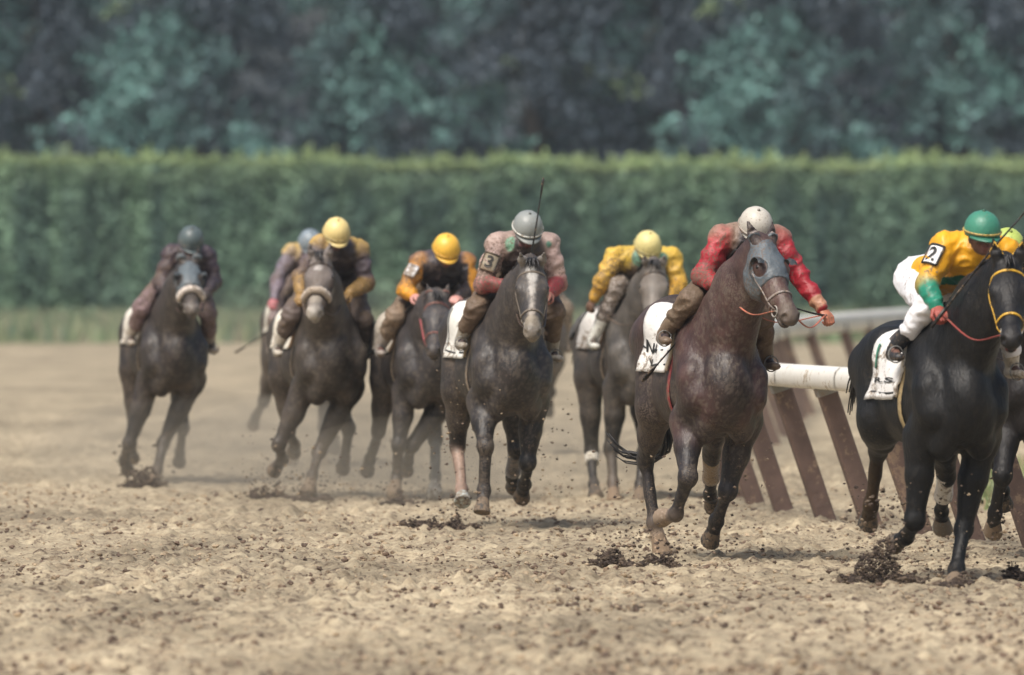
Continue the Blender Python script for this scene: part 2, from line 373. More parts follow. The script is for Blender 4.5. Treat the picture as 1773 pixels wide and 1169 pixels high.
    Vb = V; nv_ = vnorm(V, F); cut = V[:, 0] < .65; V = V + nv_ * ((ridged(V * np.array((6.5, 8, 4.2)), 3) * .007 + vnoise3(V * 17, 6) * .0028) * np.where(cut, 1, .25))[:, None]
    dirt = np.clip((vnoise3(V * 62, 31) + .35 * vnoise3(V * 9, 32) - .12) / .2, 0, 1) * np.clip(nv_[:, 0] * 1.2 + .25, 0, 1) * (.04 if h.get('clean') else .30); C = C * h.get('tone', .60); C = C * (1 - dirt[:, None]) + dirt[:, None] * np.array((.17, .14, .105))
    body = mesh_obj('body', V, F, mt, root, C)
    h['prims'] = P
    # ---- hooves
    for nm_ in J:
        cor, hdr = h['cor'][nm_]; hcx = h.get('hoofcol', {}).get(nm_, (.05, .045, .04))
        contact = (cor + hdr * .09)[2] < .10
        axis = hdr; pl = cor + hdr * .088
        if contact: pl = np.array((pl[0], pl[1], 0.0)); nrm_ = np.array((0, 0, -1.))
        else: nrm_ = unit(hdr + np.array((-.25, 0, -.1)))
        hp = [Prim(cor - hdr * .005, cor + hdr * .10, (.047, .050), (.066, .072), (1, 0, .01), .01, hcx)]
        if pl[2] > cor[2] - .02 and contact: pl = cor + hdr * .085
        V, F = surf(hp, .009, clip=lambda X, Y, Z: (X - pl[0]) * nrm_[0] + (Y - pl[1]) * nrm_[1] + (Z - pl[2]) * nrm_[2])
        if len(V): mesh_obj('hoof', V, F, M['hoof'], root, np.tile(hcx, (len(V), 1)))
    # ---- leg wraps
    for nm_, (t0, t1, c) in h.get('wraps', {}).items():
        j = J[nm_]; a = j[1] * (1 - t0) + j[2] * t0; b = j[1] * (1 - t1) + j[2] * t1
        V, F = tube(spline([a, (a + b) / 2, b], 7), [.06, .058, .055, .053, .054, .058, .058], 14)
        mb = MB(); mb.add(V, F, c); mb.build('leg_wrap', M['fleece'], root)
    # ---- eyes
    for s in (-1, 1):
        V, F = surf([Ell(H(.20, .097 * s, .006), (.024, .014, .02), f, n_, .01)], .006); mesh_obj('eye', V, F, M['eye'], root, np.tile((.012, .008, .006), (len(V), 1)))
    # ---- mane and forelock
    mb = MB(); hairc = h.get('hair', (.012, .01, .01)); r = random.Random(int(h['X'] * 100) + 5)
    nlock = 46 if res < .016 else 26
    for i in range(nlock):
        t = i / (nlock - 1); c0 = poll * (1 - t) + np.array((.0, 0, 1.54 + dz)) * t; crest = c0 + np.array((-.02, 0, .07 * (1 - t) + .05 * t + .03 * math.sin(t * 3.1)))
        y = .04 * (r.random() - .5); s = -1
        e = crest + np.array((-.07 - .05 * r.random(), s * (.05 + .05 * r.random()), -.03 - .06 * r.random())); m_ = (crest + e) / 2 + np.array((-.01, s * .015, .02))
        V, F = tube(spline([crest + (0.01, y, -.03), m_, e], 6), [.015, .015, .013, .010, .006, .002], 5); mb.add(V, F, darker(hairc, .7 + .6 * r.random()))
    for i in range(9 if not h.get('hood') else 0):
        b = H(-.01, .05 * (r.random() - .5), .07); e = b + f * (.08 + .07 * r.random()) + sd_ * .07 * (r.random() - .5) + n_ * .02
        V, F = tube(spline([b, (b + e) / 2 + n_ * .03, e], 6), [.012, .011, .010, .008, .005, .002], 5); mb.add(V, F, darker(hairc, .7 + .6 * r.random()))
    mb.build('mane', M['hair'], root)
    # ---- tail
    mb = MB(); dock = np.array((-1.03, 0, 1.38 + dz + h.get('croup', .05))); path = h.get('tail')
    path = [fr.pt(*q) for q in path] if path else [(-1.25, .02, 1.42 + dz), (-1.5, -.02, 1.25 + dz), (-1.68, .0, 1.0 + dz)]
    ts = [dock, dock + (-.10, 0, .04)] + [np.array(q, float) for q in path]
    for i in range(34):
        o = np.array([(r.random() - .5), (r.random() - .5), (r.random() - .5)]); k = len(ts); L = .6 + .4 * r.random()
        q = [np.array(p_) + o * (.03 + .09 * j / k) for j, p_ in enumerate(ts)]; sp = spline(q, 16); sp = sp[:max(6, int(16 * L))]
        V, F = tube(sp, np.linspace(.020, .004, len(sp)), 5); mb.add(V, F, darker(hairc, .6 + .8 * r.random()))
    mb.build('tail', M['hair'], root)
    tack(h)
    return root
def band(prims, centers, dirs, off, rad, flat=.5, n=6, closed=False):
    r = ray_out(prims, centers, dirs); pts = centers + dirs * (r + off)[:, None]
    if closed: pts = np.vstack([pts, pts[:1]])
    return tube(pts, rad, n, flat, up=dirs if not closed else np.vstack([dirs, dirs[:1]])), pts
def ringdirs(h, a, n=28, a0=0, a1=2 * math.pi, tilt=0, cu=-.05):
    f, sd_, n_ = h['hax']; T = np.linspace(a0, a1, n, endpoint=abs(a1 - a0) < 6.2); D = []; Cn = []
    for t in T:
        d_ = math.sin(t) * sd_ + math.cos(t) * n_ + f * tilt * math.cos(t); D.append(unit(d_)); Cn.append(h['H'](a, 0, cu))
    return np.array(Cn), np.array(D)
def tack(h):
    root, H, hd = h['root'], h['H'], h['headprims']; f, sd_, n_ = h['hax']; prims = h['prims']; bc = h.get('bridle', (.03, .02, .015)); low = h['res'] > .018
    br = MB(); w_ = .010
    C, D = ringdirs(h, .40, tilt=.12); (V, F), nose = band(hd, C, D, .004, w_, .45, closed=True); br.add(V, F, bc)     # noseband
    if not h.get('hood'):
        C, D = ringdirs(h, .085, 18, -1.75, 1.75, tilt=.15); (V, F), brow = band(hd, C, D, .004, w_, .45); br.add(V, F, bc)   # browband
    C, D = ringdirs(h, -.005, 16, -1.9, 1.9, tilt=-.2); (V, F), crown = band(hd, C, D, .004, w_, .45); br.add(V, F, bc)
    bits = []
    for s in (-1, 1):
        aa = np.linspace(.04, .47, 10); C = np.array([H(a, 0, -.03 - .08 * t) for a, t in zip(aa, np.linspace(0, .6, 10))]); D = np.array([unit(sd_ * s - n_ * .05) for _ in aa])
        (V, F), ck = band(hd, C, D, .006, .008, .45); br.add(V, F, bc); bits.append(ck[-1] + sd_ * s * .012)
        C = np.array([H(.10 + .04 * q, 0, -.10) for q in range(1)]); 
        T = np.linspace(.4, math.pi, 8); C = np.array([H(.06, 0, -.06)] * 8); D = np.array([unit(math.sin(t) * sd_ * s + math.cos(t) * n_ + f * .35) for t in T]); (V, F), _ = band(hd, C, D, .005, .006, .45); br.add(V, F, bc)
    bo = br.build('bridle', M['leather'], root)
    rg = MB()
    for b in bits:
        T = np.linspace(0, 2 * math.pi, 17); c = np.array([b + .036 * (math.cos(t) * f + math.sin(t) * n_) for t in T]); V, F = tube(c, .005, 6); rg.add(V, F, (.35, .33, .30))
    V, F = tube([bits[0], bits[1]], .006, 6); rg.add(V, F, (.35, .33, .3)); rg.build('bit', M['leather'], root)
    h['bits'] = bits
    if h.get('fleece'):
        C, D = ringdirs(h, .37, 26, -1.95, 1.95, tilt=.12); r = ray_out(hd, C, D); pts = C + D * (r + .022)[:, None]
        rad = .030 * np.clip(np.sin(np.linspace(0.12, math.pi - .12, 26)) * 2, .4, 1) * (1 + .08 * np.sin(np.arange(26) * 2.3)); V, F = tube(pts, rad, 12)
        V = V + (vnoise3(V * 55, 2) * .004)[:, None]; mb = MB(); mb.add(V, F, h['fleece']); mb.build('sheepskin_noseband', M['fleece'], root)
    if h.get('hood'):
        eyes = [Ell(H(.205, .10 * s, .01), (.062, .06, .054), f, n_, .01, sub=True) for s in (-1, 1)]; q0 = H(.30, 0, 0)
        hp = [p for p in hd if not p.sub] + [Ell(H(.01, .06 * s, .05), .035, sub=True, k=.005) for s in (-1, 1)] + eyes
        keep = [p for i, p in enumerate(hp)]
        def clip(X, Y, Z):
            a = (X - q0[0]) * f[0] + (Y - q0[1]) * f[1] + (Z - q0[2]) * f[2]; b = (X - poll_[0]) * f[0] + (Y - poll_[1]) * f[1] + (Z - poll_[2]) * f[2]
            return np.maximum(a, -b - .03)
        poll_ = H(0, 0, 0); V, F = surf(keep, h['res'] * .7, clip, infl=.007); V = V + (vnoise3(V * 30, 4) * .003)[:, None]
        ho = mesh_obj('blinker_hood', V, F, M['cloth'], root, np.tile(h['hood'], (len(V), 1)))
        for s in (-1, 1):    # half cups standing out behind each eye
            cu = MB(); T = np.linspace(-1.9, 1.9, 13); rows = []
            for q, rr in enumerate((.062, .070, .066)):
                rows.append([H(.205, .082 * s, .01) + rr * (-math.cos(t) * f + math.sin(t) * n_) + sd_ * s * (.024 * q) for t in T])
            R_ = np.array(rows); V = np.vstack([R_.reshape(-1, 3), R_.reshape(-1, 3) + sd_ * s * .002 + f * .004]); m_ = 13; F = []
            for q in range(2):
                for i in range(m_ - 1):
                    a = q * m_ + i; F.append((a, a + 1, a + 1 + m_, a + m_)); F.append((a + 39, a + m_ + 39, a + 1 + m_ + 39, a + 40))
            for i in range(m_ - 1): a = 2 * m_ + i; F.append((a, a + 1, a + 40, a + 39))
            cu.add(V, F, darker(h['hood'], .35))
            cu.build('eye_cup', M['cloth'], root)
    # ---- saddle cloth, saddle, girth
    dz = h.get('dz', 0); trunk = prims[:3 + 3 + 12]
    def patch(x0, x1, t0, t1, off, nx, nt, tw=0, hem=0):
        G = []
        for i in range(nx):
            for j in range(nt):
                u, v = i / (nx - 1), j / (nt - 1); x = x0 + (x1 - x0) * u + tw * abs(v - .5) * 2; th = t0 + (t1 - t0) * v; G.append((x, th, u, v))
        G = np.array(G); C = np.stack([G[:, 0], 0 * G[:, 0], 1.22 + dz + 0 * G[:, 0]], 1); D = np.stack([0 * G[:, 1], np.sin(G[:, 1]), np.cos(G[:, 1])], 1)
        r = ray_out(trunk, C, D, .1, .75); wv = vnoise(G[:, 0] * 9, G[:, 1] * 4, int(h['X'] * 10) & 63) * .008 * np.abs(G[:, 1]); P_ = C + D * (r + off + np.abs(wv) * 1.4)[:, None]
        return G, P_, D
    def grid_faces(nx, nt): return [(i * nt + j, i * nt + j + 1, (i + 1) * nt + j + 1, (i + 1) * nt + j) for i in range(nx - 1) for j in range(nt - 1)]
    cc = h.get('clothcol', (.72, .70, .64)); nx, ntt = 16, 41
    G, P_, D = patch(h.get('cx0', -.44), .06, -h.get('cth', 1.50), h.get('cth', 1.50), .014, nx, ntt, -.12)
    V = np.vstack([P_, P_ - D * .008]); F = grid_faces(nx, ntt); nn = nx * ntt; F2 = [tuple(q + nn for q in f_[::-1]) for f_ in F]
    rim = []
    for i in range(nx - 1): rim += [(i * ntt, (i + 1) * ntt, (i + 1) * ntt + nn, i * ntt + nn), (i * ntt + ntt - 1, i * ntt + ntt - 1 + nn, (i + 1) * ntt + ntt - 1 + nn, (i + 1) * ntt + ntt - 1)]
    for j in range(ntt - 1): rim += [(j, j + nn, j + 1 + nn, j + 1), ((nx - 1) * ntt + j, (nx - 1) * ntt + j + 1, (nx - 1) * ntt + j + 1 + nn, (nx - 1) * ntt + j + nn)]
    mb = MB(); mb.add(V, F + F2 + rim, cc); so = mb.build('saddle_cloth', M['saddlecloth'], root)
    pc = h.get('padcol', (.30, .2, .12))
    G, P2, D2 = patch(-.36, .02, -.62, .62, .032, 10, 19, .02); V = np.vstack([P2, P2 - D2 * .02]); n2 = 190; F = grid_faces(10, 19) + [tuple(q + n2 for q in f_[::-1]) for f_ in grid_faces(10, 19)]
    for j in range(18): F += [(j, j + n2, j + 1 + n2, j + 1), (171 + j, 172 + j, 172 + j + n2, 171 + j + n2)]
    for i in range(9): F += [(i * 19, (i + 1) * 19, (i + 1) * 19 + n2, i * 19 + n2), (i * 19 + 18, i * 19 + 18 + n2, i * 19 + 37 + n2, i * 19 + 37)]
    mb = MB(); mb.add(V, F, h.get('saddlecol', (.04, .025, .02))); mb.build('saddle', M['leather'], root)
    # piping along the front of the pad
    G, P3, D3 = patch(.085, .0851, -h.get('cth', 1.50) * .97, h.get('cth', 1.50) * .97, .018, 2, 41, -.10); V, F = tube(P3[:41], .014, 6); mb = MB(); mb.add(V, F, pc); mb.build('saddle_pad_edge', M['fleece'], root)
    C = np.tile((.02, 0, 1.17 + dz), (36, 1)); T = np.linspace(0, 2 * math.pi, 36, endpoint=False); D = np.stack([0 * T, np.sin(T), np.cos(T)], 1)
    (V, F), _ = band(trunk, C, D, .006, .035, .15, closed=True); mb = MB(); mb.add(V, F, h.get('girth', (.25, .2, .15))); mb.build('girth', M['leather'], root)
    # writing on the cloth: placed on the horse's right flank
    for (txt, xc, tc, sx, st, c, fl) in h.get('marks', []):
        V2, F = glyph(txt); Xs = xc + V2[:, 0] * sx * fl; Th = tc + V2[:, 1] * st
        C = np.stack([Xs, 0 * Xs, 1.22 + dz + 0 * Xs], 1); D = np.stack([0 * Th, np.sin(Th), np.cos(Th)], 1); r = ray_out(trunk, C, D, .1, .75)
        wv = vnoise(Xs * 9, Th * 4, int(h['X'] * 10) & 63) * .008 * np.abs(Th)
        mb = MB(); mb.add(C + D * (r + .020 + np.abs(wv) * 1.4)[:, None], F, c); mb.build('lettering', M['ink'], root, smooth=False)
    for (pts_, rad, c) in h.get('stripes', []):
        q = spline(pts_, 12); C = np.stack([q[:, 0], 0 * q[:, 0], 1.22 + dz + 0 * q[:, 0]], 1); D = np.stack([0 * q[:, 0], np.sin(q[:, 1]), np.cos(q[:, 1])], 1)
        (V, F), _ = band(trunk, C, D, .018, rad, .2); mb = MB(); mb.add(V, F, c); mb.build('stripe', M['ink'], root)
    if not h.get('norein'):
        rc = h.get('rein', (.06, .04, .03)); mb = MB()
        for b, hand in zip(h['bits'], h['rider_hands']):
            mid_ = (b + hand) / 2 + np.array((0, 0, -.09)); V, F = tube(spline([b, mid_ + (.03, 0, 0), hand], 16), .0085, 6, .5); mb.add(V, F, rc)
        a, b = h['rider_hands']; loop = (a + b) / 2 + np.array((.02, -.02, -.13)); V, F = tube(spline([a, loop, b], 14), .008, 6, .5); mb.add(V, F, rc)
        mb.build('rein', M['leather'], root)

# ------------------------------------------------------------------ rider
def hand(at, fdir, back, side, s=1.0):
    """closed hand: palm, four curled fingers of unequal length, thumb. fdir = direction of the forearm, back = back of the hand"""
    f = unit(fdir); b = unit(np.array(back) - f * np.dot(back, f)); r = np.cross(f, b) * side; P = []
    def q(a, c, e): return at + (f * a + r * c + b * e) * s
    P.append(Prim(q(-.03, 0, 0), q(.035, 0, .004), (.026 * s, .020 * s), (.040 * s, .019 * s), b, .012))
    for i, (c, L) in enumerate(((-.030, .92), (-.010, 1.0), (.010, .95), (.029, .78))):
        k0 = q(.062, c, .004); k1 = q(.062 + .030 * L, c * .95, -.014); k2 = q(.062 + .024 * L, c * .9, -.040 * L); k3 = q(.062 - .004, c * .88, -.046 * L)
        P += [Prim(q(.04, c, .004), k0, .0115 * s, .0112 * s, b, .005), Prim(k0, k1, .0108 * s, .0098 * s, b, .003), Prim(k1, k2, .0098 * s, .009 * s, b, .003), Prim(k2, k3, .009 * s, .008 * s, b, .003)]
    t0 = q(.0, -.034, -.008); t1 = q(.034, -.046, -.030); t2 = q(.060, -.028, -.048)
    P += [Prim(t0, t1, .0145 * s, .012 * s, b, .006), Prim(t1, t2, .0118 * s, .0095 * s, b, .003)]
    return P
def build_rider(h, rd):
    fr = h['fr']; root = empty('person', (h['X'], h['Y'], 0), fr.obj_yaw()); tag(root, rd['label'], 'person', 'jockeys riding in the race'); res = rd.get('res', .012)
    g = lambda k, x: fr.pt(*rd[k][:2], rd[k][2] if len(rd[k]) > 2 else x)
    hd = g('head', .40); S = {-1: g('shR', .16), 1: g('shL', .16)}; E = {-1: g('elR', .20), 1: g('elL', .20)}; Ha = rd['hands3']; K = {-1: g('knR', .22), 1: g('knL', .22)}; An = {-1: g('anR', .04), 1: g('anL', .04)}
    def clear(p, s, gap):     # legs lie against the horse, never in it
        for _ in range(40):
            if ev(h['prims'], [p])[0] > gap: break
            p = p + np.array((0, .012 * s, 0))
        return p
    K = {s: clear(K[s], s, .065) for s in K}; An = {s: clear(An[s], s, .075) for s in An}
    sc = (S[-1] + S[1]) / 2; chest = sc + np.array((-.06, 0, -.05)); mp = ((rd['shR'][0] + rd['shL'][0]) / 2, (rd['shR'][1] + rd['shL'][1]) / 2); kpx = FPX / h['Y']; pel = fr.pt(mp[0] - .05 * kpx, mp[1] + .13 * kpx, -.36) if 'pel' not in rd else g('pel', -.4)
    j = rd['jersey']; slv = rd.get('sleeve', j); cuff = rd.get('cuff', slv); sho = rd.get('shoulder', j); br = rd['breeches']; bt = rd['boots']; sk = rd.get('skin', (.30, .16, .11)); gl = rd.get('glove', sk)
    cm = M['cloth_clean'] if rd.get('clean') else M['cloth']; bm_ = M['breech_clean'] if rd.get('clean') else M['breech']
    # body under the clothes: one continuous surface (hands and face meshed finer)
    face = unit(np.array((1, 0, -.55 if 'pitch' not in rd else rd['pitch']))); fup = unit(np.array((0, 0, 1)) - face * face[2]); fs = np.cross(fup, face)
    hc = hd - fup * .035
    def Fh(a, s, u): return hc + face * a + fs * s + fup * u
    headp = [Ell(Fh(0, 0, .02), (.092, .074, .085), face, fup, .03, sk), Ell(Fh(.012, 0, -.055), (.07, .058, .062), face, fup, .03, sk), Ell(Fh(.05, 0, -.095), (.026, .026, .02), face, fup, .02, sk),
             Prim(Fh(.082, 0, .0), Fh(.108, 0, -.035), .010, .015, fup, .012, sk), Ell(Fh(.10, 0, -.038), (.012, .019, .010), face, fup, .008, sk),
             Ell(Fh(.082, 0, -.064), (.014, .026, .006), face, fup, .006, (.25, .09, .08)), Ell(Fh(.080, 0, -.074), (.012, .022, .006), face, fup, .006, (.25, .09, .08))]
    for s in (-1, 1):
        headp += [Ell(Fh(.092, .031 * s, .0), (.018, .018, .012), face, fup, .01, sk, True), Ell(Fh(.0, .076 * s, -.02), (.018, .010, .03), face, fup, .01, sk), Ell(Fh(.05, .042 * s, -.03), (.026, .022, .02), face, fup, .02, sk)]
    neck = Prim(chest + (.10, 0, .07), Fh(-.02, 0, -.04), .055, .052, k=.04, col=sk)
    P = [Prim(pel, chest, (.13, .10), (.15, .105), k=.05, col=sk), neck]; P += headp
    for s in (-1, 1):
        wr = Ha[s] - unit(Ha[s] - E[s]) * .055
        P += [Prim(sc, S[s], .06, .05, k=.04, col=sk), Prim(S[s], E[s], .045, .036, k=.03, col=sk), Prim(E[s], wr, .036, .024, k=.03, col=sk)]
        hip = pel + np.array((.0, .09 * s, -.02)); P += [Prim(hip, K[s], .08, .05, k=.04, col=sk), Prim(K[s], An[s], .048, .03, k=.03, col=sk), Prim(An[s], An[s] + (.13, .01 * s, -.05), .028, .024, k=.03, col=sk)]
    V, F = surf(P, .014); C = paint(P, V); parts = [(V, F, C)]
    V, F = surf(headp + [neck], .0065); parts.append((V, F, paint(headp + [neck], V)))
    for s in (-1, 1):
        hp = hand(Ha[s] - unit(Ha[s] - E[s]) * .03, Ha[s] - E[s], rd.get('back', (.5, 0, 1)), s); V, F = surf(hp, .0045 if res < .013 else .006); parts.append((V, F, np.tile(gl, (len(V), 1))))
    n = 0; VV = []; FF = []; CC = []
    for V, F, C in parts: VV.append(V); FF.append(F + n); CC.append(C); n += len(V)
    mesh_obj('body', np.vstack(VV), np.vstack(FF), M['skin'], root, np.vstack(CC))
    # eyes and goggles
    for s in (-1, 1):
        V, F = surf([Ell(Fh(.078, .031 * s, .0), .012)], .004); mesh_obj('eye', V, F, M['eye'], root, np.tile((.02, .015, .012), (len(V), 1)))
    gp = [Prim(Fh(.070, -.052, .004), Fh(.094, -.012, .002), (.022, .026), (.02, .024), fup, .01), Prim(Fh(.094, .012, .002), Fh(.070, .052, .004), (.02, .024), (.022, .026), fup, .01)]
    V, F = surf(gp, .005); go = mesh_obj('goggles', V, F, M['eye'], root, np.tile(rd.get('goggle', (.05, .05, .055)), (len(V), 1)))
    # jersey
    up = np.array((0, 0, 1)); JP = [Prim(pel + (.10, 0, 0), chest, (.155, .115), (.185, .135), k=.06, col=j), Prim(chest, chest + (.13, 0, .045), (.16, .12), (.075, .07), k=.05, col=j)]
    for s in (-1, 1):
        wr = Ha[s] - unit(Ha[s] - E[s]) * .06; m_ = (S[s] + E[s]) / 2; m2 = (E[s] + wr) / 2
        JP += [Prim(sc + (-.03, 0, -.02), S[s] + (-.02, 0, .0), .105, .078, k=.05, col=sho), Prim(S[s], m_, .063, .058, k=.03, col=slv), Prim(m_, E[s], .059, .053, k=.03, col=rd.get('lower', slv)),
               Prim(E[s], m2, .053, .046, k=.03, col=cuff), Prim(m2, wr, .044, .031, k=.02, col=cuff)]
    for (k_, a, b_, rr, c_) in rd.get('blocks', []):
        pass
    V, F = surf(JP, res); C = paint(JP, V, .008)
    for (kind, s, t, r_, c_) in rd.get('spots', []):
        if kind == 'arm': cpos = S[s] * (1 - t) + E[s] * t
        elif kind == 'fore': cpos = E[s] * (1 - t) + Ha[s] * t
        else: cpos = sc + np.array((t, s, .0)) + np.array((0, 0, r_ * 0))
        d_ = np.linalg.norm(V - cpos, axis=1); wg = np.clip((r_ - d_) / .006, 0, 1)[:, None]; C = C * (1 - wg) + wg * np.array(c_)
    if 'hoop' in rd:
        z0, z1, c_ = rd['hoop']; wg = (((V[:, 2] - sc[2]) > z0) & ((V[:, 2] - sc[2]) < z1) & (np.abs(V[:, 1] - sc[1]) < .19))[:, None]; C = np.where(wg, np.array(c_), C)
    V = V + vnorm(V, F) * (ridged(V * np.array((11, 13, 19)), 9) * .012 + ridged(V * np.array((27, 25, 33)), 4) * .005 + .004)[:, None]
    mesh_obj('jersey', V, F, cm, root, C)
    # breeches and boots
    BP = []; LP = {-1: [], 1: []}
    for s in (-1, 1):
        hip = pel + np.array((.0, .10 * s, -.03)); a = K[s]; b = An[s]; mid_ = a * .45 + b * .55
        BP += [Prim(hip, a, (.10, .11), (.07, .072), k=.05, col=br), Prim(a, mid_, .072, .056, k=.03, col=br)]
        toe = b + np.array((.15, .015 * s, -.045)); LP[s] += [Prim(a * .38 + b * .62, b, .056, .042, k=.02, col=bt), Prim(b + (-.03, 0, -.035), toe, (.036, .034), (.036, .024), k=.03, col=bt), Ell(b + (-.035, 0, -.03), (.035, .033, .035), k=.02, col=bt)]
    BP.append(Ell(pel, (.15, .17, .13), k=.05, col=br)); V, F = surf(BP, res); V = V + vnorm(V, F) * (ridged(V * np.array((10, 12, 22)), 19) * .012 + ridged(V * np.array((24, 24, 36)), 14) * .005)[:, None]
    mesh_obj('breeches', V, F, bm_, root, np.tile(br, (len(V), 1)))
    for s in (-1, 1):
        V, F = surf(LP[s], res); mesh_obj('boot', V, F, M['leather'], root, np.tile(bt if s < 0 else rd.get('bootL', bt), (len(V), 1)))
    # stirrups belong with the saddle: irons under each boot
    for s in (-1, 1):
        st = MB(); b = An[s] + np.array((.07, .01 * s, -.075)); T = np.linspace(0, 2 * math.pi, 15); ring = [b + np.array((0, .046 * math.cos(t), .046 + .05 * math.sin(t))) for t in T]; V, F = tube(ring, .0045, 5); st.add(V, F, (.2, .2, .19))
        top = np.array((.02, .22 * s, 1.45 + h.get('dz', 0))); V, F = tube(spline([b + (0, 0, .094), (b + top) / 2 + (0, .03 * s, .03), top], 8), .010, 5, .4); st.add(V, F, (.06, .04, .03))
        st.build('stirrup', M['leather'], h['root'])
    # helmet
    hm = MB(); hcv = rd['helmet']; hc0 = hd; R = rd.get('hr', 1.0); V = []; F = []; nphi = 28; prof = [(0.0, .112), (.032, .108), (.062, .094), (.086, .070), (.101, .040), (.107, .010), (.108, -.020), (.104, -.036), (.096, -.034), (.09, -.01)]
    hax = unit(fup * 1.0 + face * .12); hf = unit(face - hax * np.dot(face, hax)); hs = np.cross(hax, hf)
    for (r_, z_) in prof:
        for k in range(nphi):
            t = 2 * math.pi * k / nphi; V.append(hc0 + R * (hf * r_ * 1.16 * math.cos(t) + hs * r_ * math.sin(t) + hax * z_))
    for i in range(len(prof) - 1):
        for k in range(nphi): F.append((i * nphi + k, i * nphi + (k + 1) % nphi, (i + 1) * nphi + (k + 1) % nphi, (i + 1) * nphi + k))
    hm.add(V, F, hcv)
    V = []; nv = 15
    for q, (ex, dz_) in enumerate(((0, 0), (.045, -.014), (.047, -.020), (0, -.010))):
        for k in range(nv):
            t = -1.15 + 2.3 * k / (nv - 1); e = ex * math.cos(t * 1.25); V.append(hc0 + R * (hf * (.107 * 1.16 * math.cos(t) + e) + hs * (.106 * math.sin(t)) + hax * (-.022 + dz_)))
    F = [(q * nv + k, q * nv + k + 1, ((q + 1) % 4) * nv + k + 1, ((q + 1) % 4) * nv + k) for q in range(4) for k in range(nv - 1)]; hm.add(V, F, rd.get('visor', darker(hcv, .8)))
    ho = hm.build('helmet', M['helmet'], root)
    band_ = MB(); T = np.linspace(0, 2 * math.pi, 29); V, F = tube([hc0 + R * (hf * .110 * 1.16 * math.cos(t) + hs * .110 * math.sin(t) + hax * (-.008)) for t in T], .007, 6, 1.0); band_.add(V, F, rd.get('band', darker(hcv, .6)))
    V, F = surf([Ell(hc0 + hax * .113 * R, .011)], .005); band_.add(V, F, darker(hcv, .5)); band_.build('goggle_strap', M['leather'], ho)
    # number patch on the upper arm
    if 'patch' in rd:
        txt, side, t, sz, bgc, inkc, ctr = rd['patch']; a, b = S[side], E[side]; ax = unit(a - b); c = a * (1 - t) + b * t
        o = unit(np.array(ctr, float)); o = unit(o - ax * np.dot(o, ax)); q = np.cross(ax, o); R_ = .084
        def pp(u, v, off): an = u / R_; return c + ax * v + (o * math.cos(an) + q * math.sin(an)) * (R_ + off)
        m_ = 10; Vp = [pp(-sz / 2 + sz * i / m_, -sz / 2 * 1.1 + sz * 1.1 * k / m_, .0) for i in range(m_ + 1) for k in range(m_ + 1)]; Fp = [(i * 11 + k, i * 11 + k + 1, (i + 1) * 11 + k + 1, (i + 1) * 11 + k) for i in range(m_) for k in range(m_)]
        Vi = [pp(-sz / 2 + sz * i / m_, -sz / 2 * 1.1 + sz * 1.1 * k / m_, -.012) for i in range(m_ + 1) for k in range(m_ + 1)]; nn = len(Vp); Fp += [tuple(x + nn for x in f_[::-1]) for f_ in Fp]
        mb = MB(); mb.add(Vp + Vi, Fp, bgc)
        ed = [pp(-sz / 2, v, .002) for v in np.linspace(-sz * .55, sz * .55, 8)] + [pp(u, sz * .55, .002) for u in np.linspace(-sz / 2, sz / 2, 8)] + [pp(sz / 2, v, .002) for v in np.linspace(sz * .55, -sz * .55, 8)] + [pp(u, -sz * .55, .002) for u in np.linspace(sz / 2, -sz / 2, 8)]
        V, F = tube(ed, .007, 5); mb.add(V, F, rd.get('patch_edge', (.02, .02, .02))); po = mb.build('number_patch', M['saddlecloth'], root)
        if txt:
            V2, F2 = glyph(txt); mb = MB(); mb.add([pp(x * sz * .82, y * sz * .80, .004) for x, y in V2], F2, inkc); mb.build('number', M['ink'], po, smooth=False)
    return dict(S=S, E=E, Ha=Ha, sc=sc)
def whip(h, pts, label, rad=(.008, .005), flap=True):
    fr = h['fr']; P = [fr.pt(*q) for q in pts]; root = empty('riding_whip', (h['X'], h['Y'], 0), fr.obj_yaw()); tag(root, label, 'whip', 'whips carried by jockeys')
    sp = spline(P, 14); mb = MB(); V, F = tube(sp, np.linspace(rad[0], rad[1], 14), 7); mb.add(V, F, (.012, .012, .013)); mb.build('shaft', M['leather'], root)
    mb = MB(); V, F = tube([sp[0], sp[0] * .8 + sp[2] * .2, sp[2]], [rad[0] * 1.7, rad[0] * 1.5, rad[0] * 1.5], 8); mb.add(V, F, (.02, .015, .012)); mb.build('grip', M['leather'], root)
    if flap:
        d = unit(sp[-1] - sp[-2]); mb = MB(); V, F = tube([sp[-1] - d * .02, sp[-1] + d * .03, sp[-1] + d * .11, sp[-1] + d * .14], [.007, .02, .024, .012], 8, .35); mb.add(V, F, (.012, .012, .014)); mb.build('flap', M['leather'], root)
